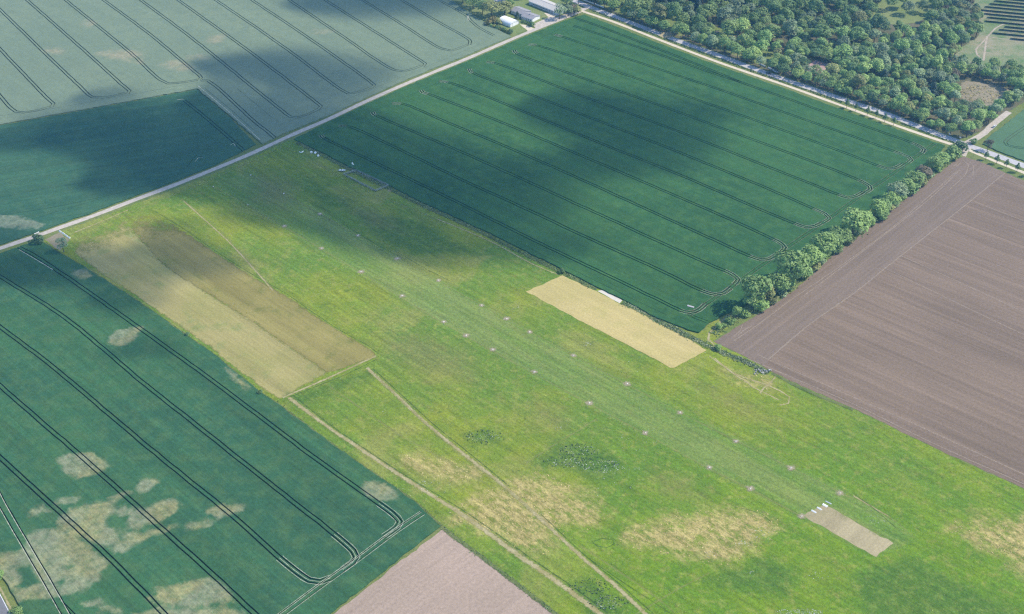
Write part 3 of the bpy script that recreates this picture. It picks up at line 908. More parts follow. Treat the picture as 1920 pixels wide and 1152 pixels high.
# flattened crop and lit soil at the turns ----------------------------------
for i, (src, a, z, wid) in enumerate([(t, 'tail', 0.77, 0.3) for t in TR_C] + [(t, 'head', 0.77, 0.42) for t in TR_C[2:]]):
    L = smooth_line(PP(src), 3)
    if i == 1:
        continue
    L = L[-7:] if a == 'tail' else L[:3]
    for s in (-1.7, 0.0, 1.7):
        ribbon('flattened_or_lit_line', offset_line(L, s + rng.uniform(-.2, .2)), wid, M['trampled'], z + i * 0.0007 + (s + 2) * 0.004)
HC = smooth_line(PP(HEAD_C), 6)
M['headland_line'] = worn('thin crop beside the headland track', (0.22, 0.24, 0.12), (0.30, 0.28, 0.17), 0.3, 0.9, 0.5, amt=0.6)
for s in (-1.45, 1.5):
    ribbon('flattened_or_lit_line', offset_line(HC, s), 0.4, M['headland_line'], 0.80)
HG = smooth_line(PP(HEAD_G), 6)
for s in (-1.6, 0.75, 1.65):
    ribbon('flattened_or_lit_line', offset_line(HG, s), 0.38, M['trampled'], 0.73 + s * .003)
for i, t in enumerate(TR_G[:3]):
    L = smooth_line(PP(t), 3)[-9:]
    for s in (-1.9, 0.0, 1.9):
        ribbon('flattened_or_lit_line', offset_line(L, s), 0.36, M['trampled'], 0.72 + i * .002 + (s + 2) * .004)
EG = smooth_line(PP(EDGE_G), 6)
for s in (-2.05, 1.15):  # sunlit soil beside the edge tracks, painted as pale ribbons
    ribbon('flattened_or_lit_line', offset_line(EG, s), 0.5, M['trampled'], 0.73 + s * .002)
ribbon('flattened_or_lit_line', smooth_line(PP([(372, 163), (430, 212), (488, 264)]), 6), 0.9, M['trampled'], 0.78)
for i, pts in enumerate([[(366, 305), (372, 298), (380, 297)], [(432, 274), (438, 271), (442, 276)], [(332, 189), (345, 188)], [(878, 30), (880, 40)], [(876, 31), (878, 41)], [(36, 470), (70, 490), (100, 508)]]):
    ribbon('flattened_or_lit_line', smooth_line(PP(pts), 3), 0.8, M['trampled'], 0.79 + i * .002)

# ------------------------------------------------------------------ roads
ribbon('farm_track', ROAD, 4.3, M['farm_track'], 0.012)
ribbon('gravel_path', PATH, 3.4, M['gravel'], 0.016)
ribbon('asphalt_road', ASPH, 6.6, M['asphalt'], 0.012)
SIDE = smooth_line(PP([(1800, 274), (1822, 264), (1845, 250), (1862, 234), (1880, 219), (1892, 210)]), 5)
ribbon('side_road', SIDE, 5.0, M['farm_track'], 0.02)
ribbon('field_entrance', smooth_line(PP([(1815, 276), (1808, 283), (1802, 292)]), 3), 6.5, M['farm_track'], 0.024)
CORNER = smooth_line(PP([(-120, 965), (-40, 1070), (2, 1148), (50, 1240)]), 8)
ribbon('asphalt_road', CORNER, 6.5, M['asphalt_dark'], 0.03)
ribbon('road_marking', offset_line(CORNER, 2.95), 0.22, M['white_paint'], 0.038)
ribbon('road_marking', offset_line(CORNER, -2.95), 0.22, M['white_paint'], 0.038)
ribbon('road_shoulder', offset_line(CORNER, -4.2), 1.6, M['worn_track'], 0.02)
ribbon('road_shoulder', offset_line(CORNER, 4.2), 1.6, M['worn_track'], 0.02)

# compound yard, wood floor, solar farm ground ------------------------
M['lawn'] = rough_grass('lawn', (0.16, 0.205, 0.06), (0.20, 0.225, 0.085), (0.12, 0.17, 0.05))
M['wood_floor'] = rough_grass('wood floor', (0.10, 0.10, 0.05), (0.15, 0.13, 0.075), (0.05, 0.08, 0.03))
M['waste'] = rough_grass('waste ground', (0.16, 0.205, 0.09), (0.27, 0.245, 0.15), (0.085, 0.165, 0.05), 0.35)
M['felled'] = rough_grass('felled clearing', (0.24, 0.20, 0.13), (0.28, 0.235, 0.16), (0.12, 0.14, 0.06))
M['sand'] = worn('sandy vehicle track', (0.36, 0.30, 0.22), (0.44, 0.37, 0.28), 0.1, 0.7, 0.5, amt=0.9)
M['red_earth'] = plain('red cinder track', (0.38, 0.25, 0.23), 0.95, 0.1, 0.12, 0.4)
sheet('lawn', PP([(963, 66), (905, 36), (868, 12), (838, -8), (800, -45), (990, -45), (1060, -6), (1098, 12), (1080, 20), (1030, 40)]), M['lawn'], 0.004, amp=0.3)
sheet('yard', PP([(1000, 46), (1012, 40), (1030, 32), (1046, 32), (1075, 20), (1090, 14), (1096, 18), (1040, 41), (1005, 56)]), M['farm_track'], 0.01, amp=0.25)
sheet('yard', PP([(975, 46), (985, 47), (1002, 54), (990, 59)]), M['gravel'], 0.0105, amp=0.25)
sheet('forecourt', PP([(1020, 25), (1030, 24), (1044, 29), (1032, 35)]), M['gravel'], 0.009, amp=0.2)
sheet('wood_floor', PP([(1100, 6), (1162, 30), (1275, 72), (1425, 127), (1580, 180), (1665, 209), (1740, 238), (1800, 262), (1840, 246), (1872, 222), (1922, 190), (2100, 70), (2100, -160), (1000, -160), (1030, -40)]), M['wood_floor'], 0.0, amp=0.3)
sheet('lawn', PP([(1105, 4), (1165, 28), (1280, 70), (1400, 112), (1440, 128), (1470, 110), (1400, 70), (1250, 20), (1160, -20)]), M['lawn'], 0.005, amp=0.4)
sheet('lawn', PP([(1632, 36), (1655, -10), (1760, -20), (1745, 30), (1720, 42), (1680, 48)]), M['lawn'], 0.006, amp=0.6)
sheet('waste_ground', PP([(1782, 122), (1795, 95), (1832, 70), (1840, 36), (1812, 0), (1800, -40), (2100, -60), (2100, 160), (1925, 142), (1860, 134)]), M['waste'], 0.006, amp=0.8)
sheet('felled_clearing', PP([(1786, 172), (1812, 152), (1860, 158), (1895, 170), (1888, 190), (1850, 200), (1810, 190)]), M['felled'], 0.008, amp=0.8)
sheet('cinder_track', PP([(1512, 124), (1530, 113), (1560, 122), (1548, 130), (1535, 142), (1518, 146)]), M['red_earth'], 0.007, amp=0.3)
for i, (w, pts) in enumerate([(2.6, [(1960, 62), (1925, 47), (1890, 44), (1872, 50), (1858, 62), (1849, 72), (1840, 82), (1830, 93), (1832, 102), (1842, 113)]), (3.0, [(1851, 68), (1848, 85), (1846, 100), (1844, 114)]), (1.8, [(1851, 69), (1880, 73), (1925, 78), (1980, 84)])]):
    ribbon('sand_track', smooth_line(PP(pts), 5), w, M['sand'], 0.02 + i * .003)
for i, (c, rx, ry) in enumerate([((1335, 60), 14, 2.5), ((1345, 6), 12, 3), ((1388, 68), 12, 3), ((1250, 66), 14, 6), ((1290, 68), 12, 2.5), ((1478, 138), 8, 5), ((1385, 100), 10, 2.5)]):
    sheet('bare_ground', PP([(c[0] + rx * math.cos(a), c[1] + ry * math.sin(a)) for a in np.linspace(0, 2 * math.pi, 14)[:-1]]), M['bare_strip'], 0.012 + i * .001, amp=0.2)

# ------------------------------------------------------------------ trees
def leaf_material(name, c, tint=(0.012, 0.010, -0.006), rand=0.28):
    b = NB(name)
    oi = b.node('ShaderNodeObjectInfo')
    g = b.step(oi.outputs['Random'], 0, 1, 1 - rand, 1 + rand, False)
    warm = b.mix(oi.outputs['Random'], c, tuple(max(0, x + t) for x, t in zip(c, tint)))
    col = b.gain(warm, g)
    col = b.gain(col, b.step(b.noise(0.9, 3, 0.7), 0.25, 0.75, 0.7, 1.3, False))
    b.color(col)
    b.bsdf.inputs['Roughness'].default_value = 0.6
    b.bsdf.inputs['Specular IOR Level'].default_value = 0.25
    tr = b.node('ShaderNodeBsdfTranslucent')
    b.put(tr.inputs['Color'], b.gain(col, 1.2))
    mx = b.node('ShaderNodeMixShader')
    mx.inputs[0].default_value = 0.10
    b.link(b.bsdf.outputs[0], mx.inputs[1])
    b.link(tr.outputs[0], mx.inputs[2])
    b.link(mx.outputs[0], b.out.inputs['Surface'])
    return b.m


M['leaf'] = leaf_material('broadleaf foliage', (0.195, 0.31, 0.095))
M['leaf_light'] = leaf_material('light green foliage', (0.27, 0.375, 0.115))
M['leaf_grey'] = leaf_material('grey green foliage', (0.235, 0.31, 0.16))
M['leaf_dark'] = leaf_material('dark green foliage', (0.12, 0.205, 0.08))
M['leaf_olive'] = leaf_material('olive foliage', (0.26, 0.28, 0.10))
M['leaf_rust'] = leaf_material('reddish brown foliage', (0.17, 0.14, 0.09))
M['leaf_yellow'] = leaf_material('yellow blossoming foliage', (0.24, 0.21, 0.07))
M['leaf_hedge'] = leaf_material('hedgerow foliage', (0.215, 0.325, 0.095), rand=0.15)
M['conifer'] = leaf_material('conifer foliage', (0.045, 0.082, 0.065))
M['bark'] = plain('bark', (0.10, 0.08, 0.06), 0.95, 0.1, 0.25, 2.0)


def crown_mesh(name, rx, rz, cz, lobes=22, per=80, leaf=0.75, seed=0, shape='round', fill=1.0, low=0.45):
    g = np.random.default_rng(seed)
    C, Rr = [], []
    for i in range(lobes):
        a = g.uniform(0, 2 * math.pi)
        u = g.uniform(-low, 1.0)
        if shape == 'cone':
            u = g.uniform(-1, 1)
            rad = rx * (1 - (u + 1) / 2) ** 0.75 * g.uniform(0.35, 0.75)
            r = rx * (0.26 + 0.22 * (1 - (u + 1) / 2))
        else:
            rad = rx * math.sqrt(max(0, 1 - u * u)) * g.uniform(0.45, 0.78)
            r = rx * g.uniform(0.20, 0.46)
        C.append((rad * math.cos(a), rad * math.sin(a), cz + u * rz * 0.72))
        Rr.append(r)
    if shape != 'sparse':
        C.append((0, 0, cz))
        Rr.append(rx * 0.48)
    C, Rr = np.array(C), np.array(Rr)
    pts, nrm = [], []
    for c, r in zip(C, Rr):
        n = int(per * fill * (r / (0.35 * rx)) ** 2)
        d = g.normal(size=(n, 3))
        d /= np.linalg.norm(d, axis=1)[:, None]
        d[:, 2] = np.where(d[:, 2] < -0.35, -d[:, 2] * 0.5, d[:, 2])
        d /= np.linalg.norm(d, axis=1)[:, None]
        p = c + d * r * g.uniform(0.72, 1.18, (n, 1)) * np.array([1, 1, rz / rx * 0.5 + 0.5])
        # drop leaves buried in other lobes
        dd = np.linalg.norm(p[:, None, :] - C[None], axis=2) / Rr[None]
        ok = (dd < 0.72).sum(1) == 0
        pts.append(p[ok])
        nrm.append(d[ok])
    p, nv = np.vstack(pts), np.vstack(nrm)
    n = len(p)
    nv = nv + g.normal(0, 0.30, (n, 3)) + np.array([0, 0, 0.35])
    nv /= np.linalg.norm(nv, axis=1)[:, None]
    t = np.cross(nv, g.normal(size=(n, 3)))
    t /= np.maximum(np.linalg.norm(t, axis=1), 1e-6)[:, None]
    s = np.cross(nv, t)
    L = (leaf * g.uniform(0.6, 1.3, n))[:, None]
    W = L * g.uniform(0.55, 0.9, n)[:, None]
    V = np.stack([p - t * L * .5, p + s * W * .5 - nv * L * .06, p + t * L * .5, p - s * W * .5 - nv * L * .06], 1).reshape(-1, 3)
    F = np.arange(4 * n).reshape(-1, 4)
    return np_mesh(name, V, F)


def trunk_mesh(name, h, r, crown_r, seed=0, limbs=4):
    g = random.Random(seed)
    mb = MB()
    mb.tube((0, 0, -0.2), (0, 0, h * 0.55), r * 1.25, r * 0.8, 7)
    mb.tube((0, 0, h * 0.55), (g.uniform(-.3, .3), g.uniform(-.3, .3), h), r * 0.8, r * 0.25, 6)
    for i in range(limbs):
        a = 2 * math.pi * i / limbs + g.uniform(-.4, .4)
        z = h * g.uniform(0.42, 0.7)
        mb.tube((0, 0, z), (math.cos(a) * crown_r * .6, math.sin(a) * crown_r * .6, z + crown_r * g.uniform(.3, .7)), r * .5, r * .12, 5)
    me = bpy.data.meshes.new(name)
    me.from_pydata(mb.v, [], mb.f)
    me.update()
    return me


PROTO = {}


def proto(key, h, rx, rz, cz, **kw):
    i = len(PROTO) + 1
    tr = dict(r=kw.pop('tr', 0.28), limbs=kw.pop('limbs', 4))
    cm = crown_mesh('crown', rx, rz, cz, seed=100 + i, **kw)
    tm = trunk_mesh('trunk', min(h * 0.8, cz + rz * 0.4), tr['r'], rx, i, tr['limbs'])
    tm.materials.append(M['bark'])
    cm.materials.append(M['leaf'])
    PROTO[key] = (cm, tm, h)


# unit trees about 12 m tall, scaled when planted
for k in range(7):
    proto(f'round{k}', 12, 4.6 + 0.35 * (k % 3), 4.6, 7.2, lobes=24 + 4 * k, per=75, leaf=0.85)
for k in range(3):
    proto(f'tall{k}', 14, 3.4 + 0.3 * k, 5.8, 8.2, lobes=26, per=70, leaf=0.75)
for k in range(3):
    proto(f'bush{k}', 4, 2.6, 2.1, 1.7, lobes=12 + 2 * k, per=70, leaf=0.55, tr=0.1, limbs=3, low=0.7)
for k in range(2):
    proto(f'ovate{k}', 8, 2.0, 2.7, 5.2, lobes=22, per=60, leaf=0.42, shape='cone', tr=0.13, limbs=2)
proto('sparse0', 10, 4.0, 4.2, 6.2, lobes=18, per=62, leaf=0.72, shape='sparse', tr=0.22, low=0.7)
proto('conifer0', 14, 2.6, 7.0, 7.2, lobes=34, per=60, leaf=0.6, shape='cone', tr=0.22, limbs=2)


def plant(key, x, y, height, mat, name, label, cat='tree', group=None, width=1.0, rz=None, world=False):
    cm, tm, h = PROTO[key]
    X, Y = (x, y) if world else P(x, y)
    s = height / h
    e = empty(name, (X, Y, 0.0), random.uniform(0, 6.28) if rz is None else rz)
    e.scale = (s * width, s * width, s)
    tag(e, label, cat, group)
    c = bpy.data.objects.new('crown', cm)
    COL.objects.link(c)
    c.parent = e
    c.material_slots[0].link = 'OBJECT'
    c.material_slots[0].material = M[mat]
    t = bpy.data.objects.new('trunk', tm)
    COL.objects.link(t)
    t.parent = e
    return e


def px_h(x, y, dpx):
    """height in metres of something dpx photo pixels tall standing at (x, y)"""
    X, Y = P(x, y)
    d = Y * CP + CAM_H * SP
    # solve for z so that the projected row changes by dpx
    lo, hi = 0.0, 60.0
    for _ in range(40):
        z = (lo + hi) / 2
        depth = Y * CP + (CAM_H - z) * SP
        up = Y * SP - (CAM_H - z) * CP
        if 576 - FPX * up / depth > y - dpx:
            lo = z
        else:
            hi = z
    return z


ORD = ['first', 'second', 'third', 'fourth', 'fifth', 'sixth', 'seventh', 'eighth', 'ninth', 'tenth', 'eleventh', 'twelfth', 'thirteenth', 'fourteenth', 'fifteenth', 'sixteenth', 'seventeenth', 'eighteenth', 'nineteenth', 'twentieth', 'twenty-first', 'twenty-second']
ORD += ['twenty-' + w for w in ORD[2:9]] + ['thirtieth'] + ['thirty-' + w for w in ORD[:9]] + ['fortieth'] + ['forty-' + w for w in ORD[:9]] + ['fiftieth'] + ['fifty-' + w for w in ORD[:9]]

# the field hedge (photo base x, y, height px, crown width factor)
HEDGE = [(1379, 598, 25, 'tall0', .95, 'leaf_hedge'), (1414, 580, 58, 'round0', 1.0, 'leaf_hedge'), (1432, 570, 36, 'round3', .9, 'leaf_olive'), (1453, 554, 42, 'round1', .95, 'leaf_hedge'), (1468, 545, 30, 'round4', 1.1, 'leaf_hedge'), (1482, 534, 62, 'round2', .95, 'leaf_hedge'),
         (1515, 504, 41, 'round3', 1.0, 'leaf_hedge'), (1528, 496, 30, 'round5', 1.0, 'leaf'), (1541, 484, 46, 'round4', .95, 'leaf_hedge'), (1556, 472, 34, 'round1', 1.0, 'leaf_hedge'), (1570, 460, 31, 'round5', 1.15, 'leaf_hedge'), (1597, 443, 48, 'round6', 1.1, 'leaf_hedge'), (1618, 427, 30, 'round2', 1.1, 'leaf_hedge'),
         (1640, 411, 34, 'round0', 1.05, 'leaf_hedge'), (1653, 401, 27, 'round3', 1.1, 'leaf'), (1668, 388, 26, 'round4', 1.1, 'leaf_hedge'), (1680, 377, 32, 'round1', 1.1, 'leaf_grey'), (1697, 363, 26, 'round6', 1.1, 'leaf_hedge'), (1712, 349, 27, 'round2', 1.15, 'leaf_hedge'), (1730, 336, 23, 'round5', 1.15, 'leaf_rust'),
         (1747, 323, 27, 'round0', 1.15, 'leaf_hedge'), (1762, 312, 25, 'round4', 1.15, 'leaf_hedge')]
for i, (x, y, hp, key, w, m) in enumerate(HEDGE):
    h = px_h(x, y, hp)
    look = {'leaf_hedge': 'fresh green', 'leaf_olive': 'olive brown', 'leaf': 'mid green', 'leaf_grey': 'grey green', 'leaf_rust': 'reddish brown'}[m]
    plant(key, x, y, h, m, 'hedgerow_tree', f'{look} hedgerow tree beside the ploughed field, {ORD[i]} counted from the lower end', 'tree', 'trees of the field hedge', w * 1.18)
for i, (x, y, hp, key) in enumerate([(1781, 298, 22, 'bush0'), (1788, 291, 18, 'bush1'), (1797, 285, 19, 'bush2'), (1366, 606, 10, 'bush0'), (1348, 615, 9, 'bush1'), (1394, 590, 11, 'bush2'), (1356, 613, 6, 'bush2'), (1374, 604, 7, 'bush1')]):
    lab = ['tall hedge shrub third from the road junction', 'tall hedge shrub second from the road junction', 'rounded dark shrub at the road end of the field hedge', 'spreading shrub in the rough grass at the low end of the hedge', 'dark low shrub nearest the bend of the grass track', 'low shrub between the lowest two hedgerow trees', 'smallest shrub beside the bend of the grass track', 'low shrub at the foot of the lowest hedgerow tree'][i]
    plant(key, x, y, px_h(x, y, hp), 'leaf_hedge' if i != 2 else 'leaf_dark', 'shrub', lab, 'shrub', 'shrubs of the field hedge', 1.1)

for i in range(len(HEDGE) - 1):
    (x0, y0, h0), (x1, y1, h1) = HEDGE[i][:3], HEDGE[i + 1][:3]
    x, y = (x0 + x1) / 2 + 2, (y0 + y1) / 2 + 3
    plant(f'bush{i % 3}', x, y, px_h(x, y, 9 + 3 * ((i * 7) % 4)), ['leaf_hedge', 'leaf', 'leaf_olive', 'leaf_grey'][(i * 5) % 4], 'hedge_shrub', f'low shrub filling the field hedge beside its {ORD[i]} and {ORD[i + 1]} trees from the lower end', 'shrub', 'shrubs filling the field hedge', 1.35)

# young trees along the road
YOUNG = [(1587, 203), (1604, 209), (1626, 217), (1642, 222.5), (1658, 230), (1675, 236)]
for i, (x, y) in enumerate(YOUNG):
    plant(f'ovate{i % 2}', x, y, px_h(x, y, [18.5, 16, 18, 17, 18, 17][i]), 'leaf_dark', 'roadside_tree', f'{ORD[i]} from the left of six small pointed trees along the gravel path', 'tree', 'young trees along the gravel path')
for i, (x, y) in enumerate([(1848, 300), (1868, 307.5), (1886, 315), (1906, 323), (1926, 331)]):
    plant(f'ovate{(i + 1) % 2}', x, y, px_h(x, y, [17, 18, 17, 18, 18][i]), 'leaf_dark', 'roadside_tree', f'{ORD[i]} from the junction of the small pointed trees above the ploughed field', 'tree', 'young trees above the ploughed field', 1.1)
plant('sparse0', 1851, 283, px_h(1851, 283, 21), 'leaf_rust', 'roadside_tree', 'dark thin-leaved tree between the junction and the young barley', 'tree')
plant('bush1', 1824, 269, px_h(1824, 269, 9), 'leaf_dark', 'shrub', 'low dark bush on the corner of the side road', 'shrub', width=1.2)

# lone shrubs and trees about the airfield
for x, y, hp, key, m, nm, lab, w in [
    (76, 454, 17, 'bush0', 'leaf_dark', 'shrub', 'round dark bush beside the farm track near the white barrier', 1.15), (120, 473, 26, 'sparse0', 'leaf_grey', 'field_tree', 'lone thin-leaved tree at the corner of the mown airfield', .95),
    (1053, 512, 8, 'bush1', 'leaf_dark', 'shrub', 'small bush above the far corner of the straw strip', 1.0), (1345, 655, 9, 'bush2', 'leaf_hedge', 'shrub', 'small bush on the ditch beside the straw strip', 1.1), (353, 629, 6, 'bush0', 'leaf_dark', 'shrub', 'small dark bush on the edge of the pale mown meadow', 1.2),
    (487, 738, 6, 'bush1', 'leaf_dark', 'shrub', 'small dark bush below the corner of the pale mown meadow', 1.2), (31, 1155, 13, 'bush2', 'leaf', 'shrub', 'round bush on the verge at the bottom left corner', 1.2), (-3, 1084, 11, 'bush1', 'leaf', 'shrub', 'bush on the verge cut by the left edge', 1.2)]:
    plant(key, x, y, px_h(max(x, 0), y, hp), m, nm, lab, 'tree' if nm == 'field_tree' else 'shrub', None, w)

# trees round the buildings
for x, y, hp, key, m, lab, w in [
    (922, 33, 27, 'round1', 'leaf_olive', 'broad olive tree left of the white arched hangar', 1.0), (946, 28, 24, 'round4', 'leaf_olive', 'olive tree behind the white arched hangar', 1.0), (887, 16, 24, 'round2', 'leaf', 'green tree at the edge of the barley left of the hangar', 1.0), (905, 27, 22, 'round5', 'leaf_dark', 'dark tree in the corner of the lawn by the barley', .9),
    (868, 6, 22, 'round3', 'leaf_dark', 'dark tree leftmost of the group beside the barley', 1.0), (957, 24, 25, 'tall1', 'leaf', 'tall narrow tree behind the arched hangar', .9), (948, 8, 20, 'tall0', 'leaf_dark', 'dark tall tree at the top edge above the hangar', 1.0), (970, 36, 15, 'conifer0', 'conifer', 'small conifer in front of the grey roofed house', 1.1),
    (1049, 36, 25, 'sparse0', 'leaf_grey', 'thin-leaved tree at the near end of the long hall', .8), (1065, 31, 20, 'round6', 'leaf_grey', 'grey green tree between the long hall and the farm track', .75), (1083, 29, 15, 'round2', 'leaf_olive', 'small tree at the head of the farm track', .7), (1075, 22, 12, 'bush2', 'leaf_rust', 'reddish bush behind the head of the farm track', 1.2),
    (985, -2, 18, 'round0', 'leaf_dark', 'dark tree cut by the top edge beside the long hall', 1.0), (1062, 10, 18, 'round4', 'leaf_dark', 'dark tree behind the long hall roof', 1.0), (1085, 8, 18, 'round1', 'leaf_rust', 'purple brown tree behind the road head', .9),
    (919, 45, 14, 'bush0', 'leaf_yellow', 'yellow blossoming bush at the end of the hangar hedge', .9), (931, 45, 10, 'bush2', 'leaf_olive', 'low bush beside the far end of the hangar', 1.0)]:
    plant(key, x, y, px_h(x, y, hp) * 1.08, m, 'garden_tree' if 'bush' not in key else 'shrub', lab, 'tree' if 'bush' not in key else 'shrub', None, w * 1.4)
for i in range(9):
    f = i / 8
    x, y = 922 + f * 35, 50.5 + f * 12
    plant(f'bush{i % 3}', x, y, px_h(x, y, 6.5 + (i == 8) * 2), ['leaf', 'leaf_olive', 'leaf_dark'][i % 3], 'hedge_shrub', f'hedge shrub beside the arched hangar, {ORD[i]} from its far end', 'shrub', 'shrubs of the hangar hedge', 1.0)
for i in range(5):
    f = i / 4
    x, y = 979 + f * 19, 41.5 + f * 8
    plant(f'bush{i % 3}', x, y, px_h(x, y, 5 + (i == 4) * 3.5), 'leaf_dark', 'hedge_shrub', f'low dark shrub before the white house, {ORD[i]} from the left', 'shrub', 'shrubs before the white house', 1.0)

# the wood ----------------------------------------------------------
WOOD = PP([(1104, 2), (1160, 26), (1275, 70), (1350, 97), (1425, 124), (1500, 150), (1580, 178), (1665, 207), (1740, 236), (1796, 260), (1812, 262), (1842, 244), (1866, 224), (1884, 205), (1922, 184), (1990, 140), (1925, 140), (1860, 132), (1786, 120), (1796, 94), (1832, 70), (1838, 38), (1812, 0), (1790, -60), (1070, -60)])
OPEN = [PP(q) for q in [
    [(1225, 58), (1262, 50), (1266, 90), (1240, 86)], [(1634, 40), (1660, -15), (1750, -20), (1745, 34), (1718, 62), (1670, 66)], [(1516, 122), (1535, 114), (1562, 122), (1556, 140), (1535, 148)], [(1786, 172), (1815, 150), (1860, 158), (1898, 172), (1888, 196), (1866, 214), (1830, 208), (1800, 196)],
    [(1422, 118), (1440, 112), (1462, 140), (1448, 140)], [(1376, 96), (1400, 96), (1404, 112), (1384, 112)], [(1330, 54), (1348, 54), (1350, 76), (1334, 74)]]]
CLEAR_TREES = [(1668, 20), (1690, 16), (1726, 24), (1700, 28)]
cand = []
lo, hi = WOOD.min(0), WOOD.max(0)
pts = np.zeros((0, 2))
radii = []
g = np.random.default_rng(21)
for it in range(14000):
    q = np.array([g.uniform(lo[0], hi[0]), g.uniform(lo[1], hi[1])])
    px = to_px(q[None])[0]
    if px[1] < -32 or px[0] > 1985 or px[0] < 1085:
        continue
    cand.append(q)
cand = np.array(cand)
cand = cand[sdf_poly(cand, WOOD) > 0.5]
cand = cand[dist_line(cand, ASPH) > 10.5]
for op in OPEN:
    cand = cand[sdf_poly(cand, op) < -1.0]
sel, srad = [], []
for q in cand:
    px = to_px(q[None])[0]
    young = px[1] > 118 or px[0] > 1690
    park = px[0] < 1450 and px[1] < 135
    r = g.uniform(3.4, 5.4) if young else g.uniform(4.4, 8.2) if park else g.choice([g.uniform(3.2, 4.6), g.uniform(4.6, 7.8)])
    ok = True
    if sel:
        d = np.hypot(*(np.array(sel) - q).T)
        ok = np.all(d > (np.array(srad) + r) * 0.80)
    if ok:
        sel.append(q)
        srad.append(r)
sel, srad = np.array(sel), np.array(srad)
for c in CLEAR_TREES:
    sel = np.vstack([sel, P(*c)])
    srad = np.append(srad, 5.0)
order = np.argsort(sel[:, 1])          # the nearest show largest
KIND = [('leaf', 'mid green round-crowned tree in the wood beyond the road'), ('leaf_light', 'light green tree in the wood beyond the road'), ('leaf_grey', 'grey green tree in the wood beyond the road'), ('leaf_dark', 'dark green tree in the wood beyond the road'), ('leaf_olive', 'olive green tree in the wood beyond the road'), ('leaf_rust', 'reddish brown tree in the wood beyond the road'), ('conifer', 'dark conifer in the wood beyond the road')]
rest = []
FR = offset_line(ASPH, 6.3)
cum = np.r_[0, np.cumsum(np.hypot(*np.diff(FR, axis=0).T))]
d_, nfr = 0.0, 0
while d_ < cum[-1]:
    q = np.array([np.interp(d_, cum, FR[:, 0]), np.interp(d_, cum, FR[:, 1])]) + g.normal(0, 0.8, 2)
    pxq = to_px(q[None])[0]
    if 1112 < pxq[0] < 1792 and pxq[1] > 0:
        r_ = g.uniform(3.8, 5.8) if pxq[0] < 1480 else g.uniform(3.2, 4.4)
        kf = f'round{g.integers(7)}'
        Hf = r_ * g.uniform(2.0, 2.5)
        mf = ['leaf', 'leaf_light', 'leaf_hedge', 'leaf_grey', 'leaf_dark'][int(g.choice(5, p=[.35, .2, .2, .15, .1]))]
        plant(kf, q[0], q[1], Hf, mf, 'roadside_tree', f'{ORD[nfr]} tree from the buildings in the front row along the asphalt road', 'tree', 'front row of trees along the asphalt road', (r_ * 1.1 / 4.9) / (Hf / 12), world=True)
        nfr += 1
        d_ += r_ * (2.1 if pxq[0] < 1480 else 1.7) + g.uniform(0, 2.5)
    else:
        d_ += 4
for n_, i in enumerate(order):
    q, r = sel[i], srad[i]
    px = to_px(q[None])[0]
    nearroad = 1100 < px[0] < 1460 and dist_line(q[None], ASPH)[0] < 14
    w = [.38, .25, .17, .12, .06, .008, .012]
    if px[0] < 1320 and px[1] < 45 and 1225 < px[0]:
        w = [.2, .05, .1, .3, .0, .05, .3]
    kd = int(g.choice(7, p=np.array(w) / sum(w)))
    key = 'conifer0' if kd == 6 else f'tall{g.integers(3)}' if g.random() < 0.22 else f'round{g.integers(7)}'
    H = r * g.uniform(2.1, 2.8) if not key.startswith(('tall', 'conifer')) else r * g.uniform(2.7, 3.5)
    H = min(max(H, 8), 22)
    cm, tm, h = PROTO[key]
    crx = {'r': 4.9, 't': 3.7, 'c': 2.6}[key[0]]
    wd = (r * 1.12 / crx) / (H / h)
    zone = 'near the solar farm' if px[0] > 1760 and px[1] < 135 else 'beside the felled clearing' if px[0] > 1770 and px[1] < 215 else 'at the corner of the side road' if px[0] > 1760 else 'round the mown clearing' if 1610 < px[0] < 1765 and px[1] < 70 else 'in the dense young wood along the road' if px[1] > 125 else 'beside the red cinder track' if 1480 < px[0] < 1580 and px[1] > 95 else 'in the open park behind the road' if px[0] < 1400 else 'in the middle of the wood'
    if n_ < 285:
        plant(key, q[0], q[1], H, KIND[kd][0], 'woodland_tree', KIND[kd][1].replace('in the wood beyond the road', zone), 'tree', 'trees ' + zone, wd, world=True)
    else:
        rest.append((key, q, H / h, wd, g.uniform(0, 6.28), KIND[kd][0]))
if rest:
    mats = ['leaf', 'leaf_light', 'leaf_grey', 'leaf_dark', 'leaf_olive', 'leaf_rust', 'conifer']
    Vs, Fs, Ms, o = [], [], [], 0
    for key, q, s, wd, rz, m in rest:
        me = PROTO[key][0]
        v = np.empty(len(me.vertices) * 3, np.float32)
        me.vertices.foreach_get('co', v)
        v = v.reshape(-1, 3) * np.array([s * wd, s * wd, s])
        ca, sa = math.cos(rz), math.sin(rz)
        v = np.c_[v[:, 0] * ca - v[:, 1] * sa + q[0], v[:, 0] * sa + v[:, 1] * ca + q[1], v[:, 2]]
        Vs.append(v)
        f = np.arange(len(v)).reshape(-1, 4) + o
        Fs.append(f)
        Ms.append(np.full(len(f), mats.index(m)))
        o += len(v)
    fw = new_obj('far_wood', np_mesh('far_wood', np.vstack(Vs), np.vstack(Fs), np.concatenate(Ms)), [M[m] for m in mats])
    tag(fw, 'dense mass of far treetops at the back of the wood', 'wood', kind='stuff')
print('WOOD', len(sel), 'rest', len(rest))


